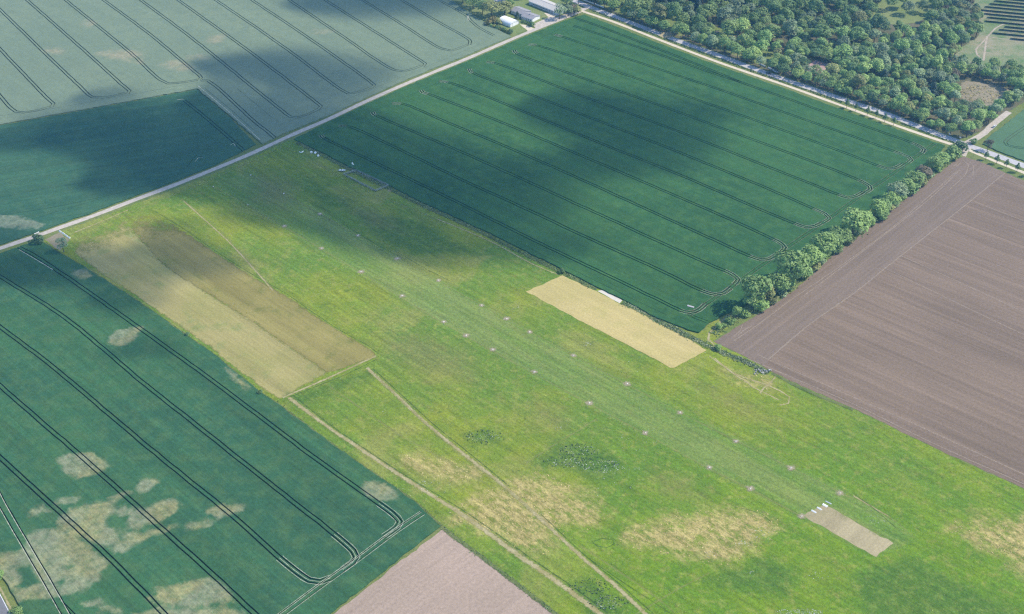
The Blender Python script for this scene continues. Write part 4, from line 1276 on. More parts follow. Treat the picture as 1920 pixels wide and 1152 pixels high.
# ------------------------------------------------------------------ tufts, weeds and flowers (uncountable)
def tufts(name, pos, size, mat, label, cat, blades=4, tall=1.0, seed=1):
    g = np.random.default_rng(seed)
    pos = np.asarray(pos)
    n = len(pos)
    V, F = [], []
    for k in range(blades):
        a = g.uniform(0, 6.28, n)
        s = size * g.uniform(0.6, 1.4, n)
        ln = g.normal(0, 0.35 + 0.5 * (tall < 0.95), (n, 2)) * s[:, None]
        d = np.stack([np.cos(a), np.sin(a)], 1) * (s * 0.6)[:, None]
        base = pos + g.normal(0, 0.25, (n, 2)) * size
        z0 = np.full(n, 0.01)
        z1 = s * tall
        q = np.stack([np.c_[base - d, z0], np.c_[base + d, z0], np.c_[base + d * 0.7 + ln, z1], np.c_[base - d * 0.7 + ln, z1]], 1)
        V.append(q.reshape(-1, 3))
    V = np.vstack(V)
    F = np.arange(len(V)).reshape(-1, 4)
    o = new_obj(name, np_mesh(name, V, F), mat)
    return tag(o, label, cat, kind='stuff')


M['weed'] = rough_grass('tall weeds', (0.17, 0.25, 0.08), (0.23, 0.28, 0.12), (0.11, 0.18, 0.06))
M['weed_grey'] = rough_grass('grey weeds', (0.30, 0.33, 0.20), (0.38, 0.40, 0.27), (0.15, 0.22, 0.09))
M['weed_pale'] = rough_grass('pale weeds', (0.20, 0.27, 0.14), (0.27, 0.33, 0.19), (0.12, 0.19, 0.08))
M['petal'] = plain('white flowers', (0.52, 0.54, 0.46), 0.8, 0.1, 0.1, 2)
M['tuft'] = rough_grass('grass tussocks', (0.19, 0.28, 0.05), (0.25, 0.31, 0.07), (0.12, 0.21, 0.04))
M['tuft_dry'] = rough_grass('dry tussocks', (0.42, 0.34, 0.13), (0.56, 0.46, 0.20), (0.28, 0.28, 0.09))


def along(line, n, width, seed):
    g = np.random.default_rng(seed)
    i = g.uniform(0, len(line) - 1.001, n)
    k = i.astype(int)
    p = line[k] + (line[k + 1] - line[k]) * (i - k)[:, None]
    t = line[k + 1] - line[k]
    t /= np.hypot(t[:, 0], t[:, 1])[:, None]
    return p + np.stack([-t[:, 1], t[:, 0]], 1) * g.normal(0, width / 2.5, n)[:, None]


tufts('verge_weeds', along(VERGE_L, 900, 1.6, 3), 0.32, M['weed'], 'thin line of tall weeds between the meadow and the crop', 'weeds', 4, 0.9, 3)
tufts('verge_weeds', along(VERGE_R, 1300, 2.6, 4), 0.42, M['weed'], 'pale tall weeds along the upper edge of the airfield', 'weeds', 4, 0.8, 4)
tufts('ditch_weeds', np.vstack([along(VERGE_D, 700, 3.4, 5)]), 0.4, M['weed'], 'dense green weeds in the ditch by the straw strip', 'weeds', 4, 0.8, 5)
tufts('ditch_reeds', np.vstack([along(VERGE_D, 420, 2.6, 6)]), 0.42, M['weed_grey'], 'grey reeds growing along the ditch', 'reeds', 3, 0.9, 6)
HEDGE_LINE = smooth_line(PP([(1336, 628), (1366, 606), (1390, 592), (1420, 576), (1490, 530), (1560, 470), (1610, 436), (1680, 378), (1740, 330), (1800, 284)]), 6)
tufts('hedge_undergrowth', along(HEDGE_LINE, 2600, 4.0, 7), 0.5, M['weed'], 'rough green undergrowth at the foot of the field hedge', 'undergrowth', 4, 0.8, 7)
ROAD_VERGE = smooth_line(PP([(1105, 18), (1162, 40), (1275, 84), (1350, 111.5), (1425, 139), (1500, 165), (1580, 192.5), (1665, 222), (1740, 251), (1795, 270)]), 6)
tufts('roadside_weeds', along(ROAD_VERGE, 900, 1.6, 8), 0.55, M['weed'], 'low green weeds between the gravel path and the asphalt road', 'weeds', 4, 1.0, 8)
# tussocks over the meadow
g = np.random.default_rng(31)
q = np.stack([g.uniform(AIR[:, 0].min(), 420, 60000), g.uniform(300, AIR[:, 1].max(), 60000)], 1)
px = to_px(q)
q = q[(px[:, 0] > -20) & (px[:, 0] < 1940) & (px[:, 1] > 250) & (px[:, 1] < 1180)]
q = q[sdf_poly(q, AIR) > 1.0]
for poly in ([(130, 446), (262, 389), (345, 430), (470, 513), (710, 664), (524, 750), (350, 623), (186, 512)], [(986, 547), (1054, 516), (1165, 568), (1325, 657), (1264, 690)], [(1507, 967), (1551, 945), (1675, 1019), (1643, 1045)], RUNWAY):
    q = q[sdf_poly(q, PP(poly)) < 0]
dd = union_sdf(DRY)(q)
nz = np.sin(q[:, 0] * .11 + 2 * np.sin(q[:, 1] * .05)) + np.sin(q[:, 1] * .13 + 1.7 * np.sin(q[:, 0] * .06))
keep = g.random(len(q)) < np.clip(0.16 + 0.18 * nz, 0.03, 0.6)
green = q[keep & (dd < 0)][:9000]
dryq = q[(dd > -2)][:4200]
tufts('meadow_tussocks', green[:5000], 0.3, M['tuft'], 'green grass tussocks scattered over the airfield meadow', 'grass', 3, 0.4, 11)
tufts('dry_tussocks', dryq, 0.34, M['tuft_dry'], 'straw coloured dry tussocks in the yellow meadow patches', 'grass', 3, 0.4, 12)
fl = []
for c, rx, ry, n in [((1065, 868), 30, 9, 90), ((1130, 875), 40, 12, 150), ((1090, 845), 40, 9, 60), ((905, 820), 32, 7, 70), ((1100, 645), 8, 4, 22), ((1410, 1072), 8, 5, 8), ((1535, 1075), 22, 12, 22), ((1500, 1148), 45, 6, 160), ((1150, 905), 60, 30, 30), ((1195, 880), 6, 3, 10), ((1195, 830), 40, 25, 25), ((1045, 803), 10, 4, 14), ((795, 907), 14, 6, 26), ((800, 920), 60, 20, 30), ((1425, 1000), 30, 12, 20), ((1395, 1020), 16, 5, 22), ((1330, 1040), 14, 6, 20), ((965, 577), 12, 5, 10), ((1640, 975), 22, 10, 22), ((560, 460), 60, 40, 8), ((1250, 700), 200, 80, 24), ((700, 760), 120, 80, 18), ((1140, 1130), 22, 14, 60)]:
    a, r_ = g.uniform(0, 6.28, n), np.sqrt(g.random(n))
    fl += [P(c[0] + rx * r_[k] * math.cos(a[k]), c[1] + ry * r_[k] * math.sin(a[k])) for k in range(n)]
tufts('meadow_flowers', fl, 0.2, M['petal'], 'specks of white flowers scattered in the meadow', 'flowers', 2, 0.6, 13)
tufts('meadow_weeds', [p for p in (P(c[0] + 42 * math.sqrt(g.random()) * math.cos(a_), c[1] + 14 * math.sqrt(g.random()) * math.sin(a_)) for c in [(1060, 865), (1120, 870), (1085, 845), (905, 820), (1140, 1130), (1110, 1100)] for a_ in g.uniform(0, 6.28, 90))], 0.32, M['weed_pale'], 'blue green patches of tall weeds in the meadow', 'weeds', 4, 1.0, 14)
tufts('clearing_brush', [P(1835 + 50 * math.sqrt(g.random()) * math.cos(a_), 178 + 18 * math.sqrt(g.random()) * math.sin(a_)) for a_ in g.uniform(0, 6.28, 260)], 0.5, M['tuft_dry'], 'felled branches and brush in the woodland clearing', 'brush', 3, 0.8, 15)

# ------------------------------------------------------------------ buildings
M['wall_white'] = plain('white render', (0.74, 0.73, 0.70), 0.85, 0.2, 0.05, 0.6)
M['wall_grey'] = plain('pale grey wall', (0.50, 0.53, 0.56), 0.85, 0.2, 0.06, 0.6)
M['roof_grey'] = plain('grey roofing felt', (0.27, 0.26, 0.27), 0.9, 0.2, 0.12, 0.5)
M['roof_pale'] = plain('pale fibre cement roof', (0.46, 0.43, 0.39), 0.9, 0.2, 0.08, 0.35)
M['metal_white'] = plain('white sheet metal', (0.80, 0.79, 0.77), 0.55, 0.4, 0.04, 0.4)
M['glass_dark'] = plain('dark window glass', (0.03, 0.04, 0.06), 0.15, 0.5, 0.1, 1)
M['door'] = plain('grey door', (0.30, 0.31, 0.33), 0.7, 0.3, 0.05, 1)


def frame_from(a, b, depth):
    """a, b: photo positions of the ends of the near long wall; local x along it, y away from it"""
    A, B = np.array(P(*a)), np.array(P(*b))
    L = np.hypot(*(B - A))
    u = (B - A) / L
    v = np.array([-u[1], u[0]])
    if v[1] < 0:
        v = -v
    return A, L, math.atan2(u[1], u[0])


def house(name, a, b, depth, wall_h, roof_h, wall_m, roof_m, label, windows, doors=(), mono=False, chimney=False, over=0.5, end_windows=()):
    A, L, ang = frame_from(a, b, depth)
    e = empty(name, (A[0], A[1], 0), ang)
    tag(e, label, 'building')
    w = MB()
    w.add([(0, 0, 0), (L, 0, 0), (L, depth, 0), (0, depth, 0), (0, 0, wall_h), (L, 0, wall_h), (L, depth, wall_h), (0, depth, wall_h), (0, depth / 2, wall_h + roof_h), (L, depth / 2, wall_h + roof_h)],
          [(0, 1, 5, 4), (2, 3, 7, 6), (1, 2, 6, 9, 5), (3, 0, 4, 8, 7), (0, 3, 2, 1)])
    w.build('wall', wall_m, e)
    r = MB()
    th = 0.18
    k = roof_h / (depth / 2)
    for s in (0, 1):
        y0, y1 = (-over, depth / 2) if s == 0 else (depth + over, depth / 2)
        z0, z1 = wall_h - k * over + 0.03, wall_h + roof_h + 0.03
        x0, x1 = -over, L + over
        vs = [(x0, y0, z0), (x1, y0, z0), (x1, y1, z1), (x0, y1, z1), (x0, y0, z0 + th), (x1, y0, z0 + th), (x1, y1, z1 + th), (x0, y1, z1 + th)]
        r.add(vs, [(0, 1, 2, 3), (4, 7, 6, 5), (0, 4, 5, 1), (1, 5, 6, 2), (2, 6, 7, 3), (3, 7, 4, 0)])
    ro = r.build('roof', roof_m, e)
    rc = MB()
    rc.box((L / 2, depth / 2, wall_h + roof_h + 0.26), (L + 2 * over, 0.4, 0.12))
    rc.build('ridge_cap', M['roof_pale'] if roof_m is not M['roof_pale'] else M['roof_grey'], ro)
    g_ = MB()
    g_.box((L / 2, -over - 0.08, wall_h - k * over), (L + 2 * over, 0.14, 0.14))
    g_.build('gutter', M['metal_white'], ro)
    if chimney:
        c = MB()
        c.box((L * 0.45, depth * 0.45, wall_h + roof_h + 0.3), (0.8, 0.8, 1.3))
        c.build('chimney', M['roof_grey'], ro)
    for (x, wd, z, ht) in windows:
        m = MB()
        m.box((x, -0.05, z + ht / 2), (wd, 0.14, ht))
        wo_ = m.build('window', M['metal_white'], e)
        for s in (-1, 1):
            m = MB()
            m.box((x + s * (wd / 4 - 0.02), -0.125, z + ht / 2), (wd / 2 - 0.14, 0.03, ht - 0.18))
            m.build('pane', M['glass_dark'], wo_)
        m = MB()
        m.box((x, -0.16, z - 0.06), (wd + 0.2, 0.24, 0.08))
        m.build('sill', M['roof_pale'], wo_)
    for (y, wd, z, ht) in end_windows:
        m = MB()
        m.box((L + 0.05, y, z + ht / 2), (0.14, wd, ht))
        wo_ = m.build('window', M['metal_white'], e)
        m = MB()
        m.box((L + 0.125, y, z + ht / 2), (0.03, wd - 0.2, ht - 0.2))
        m.build('pane', M['glass_dark'], wo_)
    for (x, wd, ht) in doors:
        m = MB()
        m.box((x, -0.05, ht / 2 + 0.02), (wd, 0.14, ht))
        d = m.build('door', M['door'], e)
        m = MB()
        m.box((x + wd * 0.35, -0.16, ht * 0.5), (0.12, 0.08, 0.06))
        m.build('handle', M['metal_white'], d)
    return e, L


A, L, ang = frame_from((992, 8.5), (1045, 29.5), 12)
house('long_hall', (992, 8.5), (1045, 29.5), 13.0, 3.3, 1.3, M['wall_grey'], M['roof_pale'], 'long low hall with a pale grey roof and a row of windows beside the lawn',
      [(L * f, 1.5, 1.1, 1.2) for f in np.linspace(0.17, 0.72, 12)], [(L * 0.11, 1.2, 2.2), (L * 0.8, 2.4, 2.4)], end_windows=[(3.5, 1.4, 1.1, 1.2), (9, 1.4, 1.1, 1.2)])
A, L, ang = frame_from((978, 36), (998, 42.5), 9)
house('white_house', (978, 36), (998, 42.5), 11.0, 2.9, 1.2, M['wall_white'], M['roof_grey'], 'small white house with a dark grey roof near the yard', [(L * f, 1.2, 1.0, 1.2) for f in (0.22, 0.42, 0.62, 0.82)], [(L * .08, 1.0, 2.1)], chimney=True)
A, L, ang = frame_from((958, 25), (980, 33.5), 9)
house('grey_house', (958, 25), (980, 33.5), 11.0, 3.0, 1.4, M['wall_grey'], M['roof_grey'], 'grey roofed house behind the conifer next to the lawn', [(L * f, 1.2, 1.0, 1.2) for f in (0.2, 0.5, 0.8)], [(L * .65, 1.0, 2.1)])
house('small_shed', (925, 4), (940, 8.5), 6, 2.4, 0.8, M['wall_white'], M['roof_pale'], 'small white roofed shed among the trees at the top edge', [(3, 1.0, 1.0, 0.9)], [(6, 1.0, 2.0)])

# arched hangar
A, L, ang = frame_from((934, 43), (957, 52), 10)
W = 11.0
e = empty('arched_hangar', (A[0], A[1], 0), ang)
tag(e, 'white arched hangar with a rounded roof beside the hedge', 'building')
prof = [(0, 0), (0, 1.9)] + [(W / 2 - W / 2 * math.cos(t), 1.9 + 2.7 * math.sin(t)) for t in np.linspace(0, math.pi, 17)[1:-1]] + [(W, 1.9), (W, 0)]
mb = MB()
n = len(prof)
vs = [(x, y, z) for x in (0, L) for y, z in prof]
mb.add(vs, [(i, i + 1, n + i + 1, n + i) for i in range(n - 1)])
mb.build('roof_shell', M['metal_white'], e)
for x in (0.25, L - 0.25):
    mb = MB()
    pr = [(y * 0.985 + W * 0.0075, z * 0.985) for y, z in prof]
    mb.add([(x, y, z) for y, z in pr], [tuple(range(n))])
    mb.build('end_wall', M['wall_white'], e)
mb = MB()
for k in range(1, 8):
    x = L * k / 8
    rp = [(y + (0.03 if y > W / 2 else -0.03), z + 0.04) for y, z in prof]
    mb.add([(x + s, y, z) for s in (-0.06, 0.06) for y, z in rp], [(i, i + 1, n + i + 1, n + i) for i in range(n - 1)])
mb.build('rib_seams', M['wall_grey'], e)
mb = MB()
mb.box((L - 0.17, W / 2, 1.5), (0.1, 4.6, 3.0))
d = mb.build('sliding_door', M['metal_white'], e)
mb = MB()
mb.box((L - 0.08, W / 2, 3.1), (0.14, 9.2, 0.14))
mb.build('door_rail', M['door'], d)

# low white garden wall behind the road head
wl = smooth_line(PP([(1094, 1), (1112, 7), (1132, 15)]), 4)
e = empty('boundary_wall', (wl[0][0], wl[0][1], 0), math.atan2(*(wl[-1] - wl[0])[::-1]))
tag(e, 'low white boundary wall under the trees at the road head', 'wall')
Lw = float(np.hypot(*(wl[-1] - wl[0])))
for k in range(6):
    m = MB()
    m.box((Lw * (k + .5) / 6, 0, 0.55), (Lw / 6 - 0.5, 0.22, 1.1))
    m.build('wall_panel', M['wall_white'], e)
for k in range(7):
    m = MB()
    m.box((Lw * k / 6, 0, 0.65), (0.4, 0.4, 1.3))
    m.build('pier', M['wall_white'], e)
wl = PP([(1424, 121), (1451, 133)])
e = empty('boundary_wall', (wl[0][0], wl[0][1], 0), math.atan2(*(wl[-1] - wl[0])[::-1]))
tag(e, 'low pale wall between the trees and the asphalt road', 'wall')
Lw = float(np.hypot(*(wl[-1] - wl[0])))
for k in range(5):
    if k == 2:
        continue
    m = MB()
    m.box((Lw * (k + .5) / 5, 0, 0.6), (Lw / 5 - 0.3, 0.25, 1.2))
    m.build('wall_panel', M['wall_white'], e)
for k in range(6):
    m = MB()
    m.box((Lw * k / 5, 0, 0.7), (0.35, 0.35, 1.4))
    m.build('pier', M['roof_pale'], e)

# ------------------------------------------------------------------ cars
M['rubber'] = plain('tyre rubber', (0.03, 0.03, 0.03), 0.9, 0.2, 0.05, 2)
M['rim'] = plain('wheel rim', (0.45, 0.45, 0.46), 0.4, 0.5, 0.05, 2)
M['lamp'] = plain('lamp lens', (0.7, 0.7, 0.68), 0.2, 0.5, 0.02, 2)


def car(px, ang, col, label, L=4.4, name='parked_car'):
    X, Y = P(*px)
    e = empty(name, (X, Y, 0.02), ang)
    tag(e, label, 'car')
    pm = plain('car paint', col, 0.3, 0.5, 0.03, 1)
    m = MB()
    prof = [(-L / 2, .35), (-L / 2, .85), (-L * .42, .95), (L * .22, .98), (L * .46, .82), (L / 2, .68), (L / 2, .35)]
    m.prism(prof, 1.75, Matrix.Identity(4))
    m.build('body', pm, e)
    m = MB()
    lo = [(-L * .40, -.8, .95), (L * .24, -.8, .97), (L * .24, .8, .97), (-L * .40, .8, .95)]
    hi = [(-L * .30, -.62, 1.45), (L * .06, -.62, 1.45), (L * .06, .62, 1.45), (-L * .30, .62, 1.45)]
    m.add(lo + hi, [(0, 1, 5, 4), (1, 2, 6, 5), (2, 3, 7, 6), (3, 0, 4, 7), (4, 5, 6, 7)])
    m.build('windows', M['glass_dark'], e)
    m = MB()
    m.box((-L * .12, 0, 1.475), (L * .38, 1.28, 0.05))
    m.build('roof', pm, e)
    for sx in (-.31, .31):
        for sy in (-1, 1):
            m = MB()
            m.tube((sx * L, sy * .72, .33), (sx * L, sy * .92, .33), .33, .33, 12)
            w = m.build('wheel', M['rubber'], e)
            m = MB()
            m.tube((sx * L, sy * .925, .33), (sx * L, sy * .935, .33), .19, .19, 10)
            m.build('rim', M['rim'], w)
    for sy in (-1, 1):
        m = MB()
        m.box((L / 2 + .01, sy * .6, .7), (.06, .35, .14))
        m.build('headlight', M['lamp'], e)
    return e


car((1441, 138.5), R(-42), (0.02, 0.02, 0.025), 'dark car driving on the asphalt road beside the wood', name='moving_car')
car((1864, 238.5), R(46), (0.62, 0.63, 0.64), 'pale car parked under the trees by the side road')
car((1455, 135.5), R(-42), (0.55, 0.56, 0.56), 'pale car standing at the roadside under the trees ahead of the dark car')
car((1080, 26.5), R(20), (0.72, 0.71, 0.68), 'white car parked at the head of the farm track')

# ------------------------------------------------------------------ solar farm
M['solar_glass'] = plain('solar glass', (0.012, 0.018, 0.035), 0.25, 0.5, 0.15, 0.7)
M['steel'] = plain('galvanised steel', (0.38, 0.39, 0.40), 0.6, 0.5, 0.08, 1)
ROWS = [(1875, -3), (1867, 2), (1858, 7.5), (1849, 13), (1829, 18), (1847, 26), (1853.5, 33), (1849, 40), (1886, 50.5), (1876, 56), (1864, 62.5), (1897, 73)]
# one table of modules: the row faces away from the viewer and shows its shaded back and edge
tm = MB()
TL, TW = 11.95, 4.6
tm.box((TL / 2, 0, 0), (TL, TW, 0.06))
tbl = bpy.data.meshes.new('module_table')
tbl.from_pydata(tm.v, [], tm.f)
tbl.materials.append(M['solar_glass'])
lm = MB()
lm.tube((0, 0, -1.7), (0, 0, 0.3), 0.07, 0.07, 6)
leg = bpy.data.meshes.new('post')
leg.from_pydata(lm.v, [], lm.f)
leg.materials.append(M['steel'])
for i, (x, y) in enumerate(ROWS):
    A = np.array(P(x, y))
    B = np.array(P(x + 91, y + 8.6))
    ang = math.atan2(*(B - A)[::-1])
    e = empty('solar_row', (A[0], A[1], 0), ang)
    tag(e, f'dark row of solar panels on steel posts, {ORD[i]} row counted from the top edge', 'solar panels', 'rows of solar panels')
    nt_ = max(2, int((2000 - x) / 2.0 / 12) + 1)
    for k in range(nt_):
        o = bpy.data.objects.new('module_table', tbl)
        COL.objects.link(o)
        o.parent = e
        o.location = (k * 12.0, 0, 1.75)
        o.rotation_euler = (R(-24), 0, 0)
        for s in (2, 9.5):
            p_ = bpy.data.objects.new('post', leg)
            COL.objects.link(p_)
            p_.parent = e
            p_.location = (k * 12.0 + s, 0, 1.68)

# ------------------------------------------------------------------ airfield furniture
def gable(L=2.0, W=1.1, H=0.55):
    m = MB()
    m.prism([(-W / 2, 0.02), (W / 2, 0.02), (0, H)], L, Matrix.Rotation(R(90), 4, 'Z'))
    return m


LEFT = [(400, 350.5), (465, 384.5), (533, 424.5), (603, 466), (677, 510), (754, 555), (832, 604), (874, 629.5), (924, 656), (1002, 698), (1105, 756), (1210, 812), (1330, 877), (1407, 916.5), (1503, 968.5)]
RIGHT = [(470, 329), (532, 363.5), (600, 401.5), (671, 442), (745, 485), (822, 526), (903, 573), (950, 598), (993, 623), (1075, 667), (1176, 720), (1275, 774), (1380, 828), (1483, 878), (1575, 925)]
M['weathered'] = plain('weathered white paint', (0.52, 0.50, 0.46), 0.8, 0.2, 0.15, 0.8)
gm_ = gable().build('template', M['weathered'])
gme = gm_.data
bpy.data.objects.remove(gm_)


def disc(px, r, z, seed):
    c = np.array(P(*px))
    g = np.random.default_rng(seed)
    n = 14
    a = np.linspace(0, 2 * math.pi, n, endpoint=False)
    rr = r * g.uniform(0.8, 1.2, n)
    V = [(c[0], c[1], z)] + [(c[0] + math.cos(t) * q, c[1] + math.sin(t) * q, z) for t, q in zip(a, rr)]
    F = [(0, 1 + i, 1 + (i + 1) % n) for i in range(n)]
    me = np_mesh('bare_patch', V, F)
    at = me.attributes.new('edge', 'FLOAT', 'POINT')
    at.data.foreach_set('value', np.array([1.0] + [0.0] * n, np.float32))
    tag(new_obj('bare_patch', me, M['bare']), kind='structure')


for side, row in (('lower left', LEFT), ('upper right', RIGHT)):
    for i, p_ in enumerate(row):
        X, Y = P(*p_)
        o = bpy.data.objects.new('runway_marker', gme)
        COL.objects.link(o)
        s = random.uniform(0.42, 0.62)
        o.location = (X, Y, 0.03)
        o.rotation_euler = (0, 0, V_ANG + random.uniform(-.5, .2))
        o.scale = (s, s, 1)
        tag(o, f'small white ridge marker, {ORD[i]} from the farm track in the {side} runway line', 'marker', 'runway edge markers')
        if i > 1:
            disc(p_, [2.6, 3.2, 2.9][i % 3], 0.115, i)
# threshold bars
for i, (a, b_) in enumerate([((1521.5, 957), (1530.5, 962)), ((1532, 951.5), (1540.5, 956.5)), ((1542.5, 945.5), (1551.5, 950.5)), ((1548, 940), (1559, 945.5))]):
    A, B = np.array(P(*a)), np.array(P(*b_))
    L = np.hypot(*(B - A))
    o = gable(L, [1.0, 1.0, 1.4, .7][i], 0.35).build('threshold_marker', M['white_paint'])
    o.location = (*(A + B) / 2, 0.03)
    o.rotation_euler = (0, 0, math.atan2(*(B - A)[::-1]))
    tag(o, f'long white bar across the runway end, {ORD[i]} from the left', 'marker', 'threshold bars')
# ground signs by the farm track
for i, (p_, ang, L) in enumerate([((113, 434.5), -46, 2.6), ((118.5, 438), -44, 3.2), ((124.5, 442.5), -44, 3.4), ((129.8, 446), -44, 2.6)]):
    o = gable(L, 1.2, 0.7).build('boundary_marker', M['white_paint'])
    o.location = (*P(*p_), 0.03)
    o.rotation_euler = (0, 0, R(ang))
    tag(o, f'white ridge marker beside the bare triangle near the farm track, {ORD[i]} from the track', 'marker', 'markers beside the bare triangle')
for i, (p_, ang, L) in enumerate([((563.3, 286.0), -35, 2.2), ((567.0, 285.2), 62, 2.2)]):
    o = gable(L, 0.9, 0.5).build('ground_signal', M['white_paint'])
    o.location = (*P(*p_), 0.03)
    o.rotation_euler = (0, 0, R(ang))
    tag(o, ['left limb of the small white V sign at the upper corner of the airfield', 'right limb of the small white V sign at the upper corner of the airfield'][i], 'marker', 'limbs of the white V sign')
for i, p_ in enumerate([(584, 287.2), (591.3, 288), (596.8, 293.6)]):
    m = MB()
    m.box((0, 0, 0.55), (1.5, 1.1, 0.9))
    X, Y = P(*p_)
    e = empty('equipment_box', (X, Y, 0.02), R(20 + 30 * i))
    tag(e, ['white equipment box left of the pair near the airfield corner', 'white equipment box right of the pair near the airfield corner', 'white equipment box standing alone below the pair near the airfield corner'][i], 'box', 'white boxes near the airfield corner')
    m.build('body', M['white_paint'], e)
    m = MB()
    m.box((0, 0, 1.04), (1.6, 1.2, 0.08))
    m.build('lid', M['metal_white'], e)
    m = MB()
    m.box((0, 0, 0.05), (1.3, 0.9, 0.1))
    m.build('base', M['door'], e)
# parked trailer above the enclosure
X, Y = P(641.5, 321)
e = empty('flat_trailer', (X, Y, 0.02), R(2))
tag(e, 'small flat trailer loaded with white markers beside the fenced plot', 'trailer')
m = MB()
m.box((0, 0, 0.6), (4.6, 1.7, 0.15))
m.build('bed', M['door'], e)
m = MB()
m.tube((-2.3, 0, .58), (-3.6, 0, .45), .07, .05, 6)
m.build('drawbar', M['steel'], e)
for sy in (-.95, .95):
    m = MB()
    m.tube((0.3, sy - .1, .35), (0.3, sy + .1, .35), .35, .35, 12)
    m.build('wheel', M['rubber'], e)
for i, (dx, dz, rz) in enumerate([(-1.5, .71, .3), (0.2, .71, 1.2), (1.6, .71, -.2)]):
    o = gable(1.7, 1.1, 0.6).build('stored_marker', M['white_paint'])
    o.location = (X + dx, Y, 0.02 + dz)
    o.rotation_euler = (0, 0, rz)
    tag(o, ['leftmost', 'middle', 'rightmost'][i] + ' white ridge marker lying on the flat trailer', 'marker', 'markers lying on the trailer')
# barrier by the farm track
A, B = np.array(P(65.5, 440.8)), np.array(P(73, 437.3))
e = empty('road_barrier', (A[0], A[1], 0), math.atan2(*(B - A)[::-1]))
tag(e, 'white barrier with two posts on the far side of the farm track', 'barrier')
L = float(np.hypot(*(B - A)))
for k in (0, 1):
    m = MB()
    m.box((L * k, 0, .6), (.35, .35, 1.2))
    m.build('post', M['white_paint'], e)
m = MB()
m.box((L / 2, 0, .95), (L, .12, .35))
m.build('rail', M['white_paint'], e)
m = MB()
m.box((L / 2, 0, .45), (L, .12, .2))
m.build('rail', M['white_paint'], e)
# sign lying in the wheat
A, B = np.array(P(1288.5, 576)), np.array(P(1301, 579.5))
e = empty('survey_banner', (A[0], A[1], 0), math.atan2(*(B - A)[::-1]))
tag(e, 'pale banner on short posts standing in the wheat near its lower corner', 'sign')
L = float(np.hypot(*(B - A)))
m = MB()
m.box((L / 2, 0, 1.25), (L, .9, .08), 0, R(35))
m.build('board', plain('pale pink board', (0.62, 0.55, 0.52), 0.7, 0.2, 0.25, 1.5), e)
for k in (0.05, .5, .95):
    m = MB()
    m.box((L * k, 0, .6), (.12, .12, 1.2))
    m.build('post', M['door'], e)
# fenced plot
FC = [(644.5, 328), (668, 321), (728.5, 349), (704.5, 359)]
fp = PP(FC)
M['fence_wire'] = plain('weathered fence', (0.34, 0.35, 0.35), 0.7, 0.3, 0.1, 1)
c0 = fp.mean(0)
e = empty('plot_fence', (c0[0], c0[1], 0))
tag(e, 'low grey fence of posts and rails round the overgrown plot', 'fence')
pm_ = MB()
pm_.box((0, 0, .75), (.16, .16, 1.5))
pme = bpy.data.meshes.new('post')
pme.from_pydata(pm_.v, [], pm_.f)
pme.materials.append(M['fence_wire'])
for a, b_ in zip(fp, np.roll(fp, -1, 0)):
    L = np.hypot(*(b_ - a))
    n = max(2, int(L / 3.0))
    for k in range(n):
        p_ = a + (b_ - a) * k / n
        o = bpy.data.objects.new('post', pme)
        COL.objects.link(o)
        o.parent = e
        o.location = (*(p_ - c0), 0)
    for z in (.45, .95, 1.4):
        m = MB()
        m.box(((a + b_)[0] / 2 - c0[0], (a + b_)[1] / 2 - c0[1], z), (L, .06, .12), math.atan2(*(b_ - a)[::-1]))
        m.build('rail', M['fence_wire'], e)
fl_ = np.vstack([along(np.linspace(a, b_, 12), int(6 * np.hypot(*(b_ - a))), 1.2, 50 + i) for i, (a, b_) in enumerate(zip(fp, np.roll(fp, -1, 0)))])
tufts('fence_weeds', fl_, 0.34, M['weed_grey'], 'grey weeds growing along the plot fence', 'weeds', 3, 0.9, 16)
sheet('bare_ground', PP([(726, 357), (733, 354.5), (738, 357), (730, 360)]), M['bare_strip'], 0.14, amp=0.1)
# windsock
X, Y = P(661, 322)
e = empty('windsock', (X, Y, 0))
tag(e, 'white windsock on a tall thin mast by the fenced plot', 'windsock')
hh = px_h(661, 322, 17)
m = MB()
m.tube((0, 0, 0), (0, 0, hh), .09, .06, 8)
m.build('mast', M['steel'], e)
m = MB()
m.tube((0.05, 0, hh - .1), (1.3, -.4, hh - 1.7), .55, .32, 12, False)
m.build('sock', M['white_paint'], e)
m = MB()
m.tube((-.02, 0, hh - .08), (.12, -.03, hh - .18), .58, .58, 12, False)
m.build('hoop', M['steel'], e)
# rubble heap on the ditch
rub = empty('rubble_heap', (*P(1430, 698), 0))
tag(rub, 'heap of grey and brown rubble at the end of the ditch', 'rubble')
g = random.Random(5)
for k in range(26):
    m = MB()
    s = g.uniform(.35, 1.0)
    m.box((0, 0, 0), (s, s * g.uniform(.6, 1), s * g.uniform(.4, .8)))
    o = m.build('stone', [M['door'], M['roof_pale'], M['roof_grey'], M['roof_pale']][k % 4], rub)
    o.location = (g.uniform(-5, 5), g.uniform(-2, 2), g.uniform(.15, .9))
    o.rotation_euler = (g.uniform(-.5, .5), g.uniform(-.5, .5), g.uniform(0, 3))
# road signs by the wood
for i, (x, y) in enumerate([(1779.5, 256), (1799.5, 262.5)]):
    e = empty('road_sign', (*P(x, y), 0), R(-45))
    tag(e, ['small white road sign before the wood edge', 'small white road sign at the corner of the side road'][i], 'sign', 'signs at the wood edge')
    m = MB()
    m.tube((0, 0, 0), (0, 0, 2.4), .05, .05, 6)
    m.build('post', M['steel'], e)
    m = MB()
    m.box((0, -.06, 2.1), (1.2, .05, .9))
    m.build('plate', M['white_paint'], e)
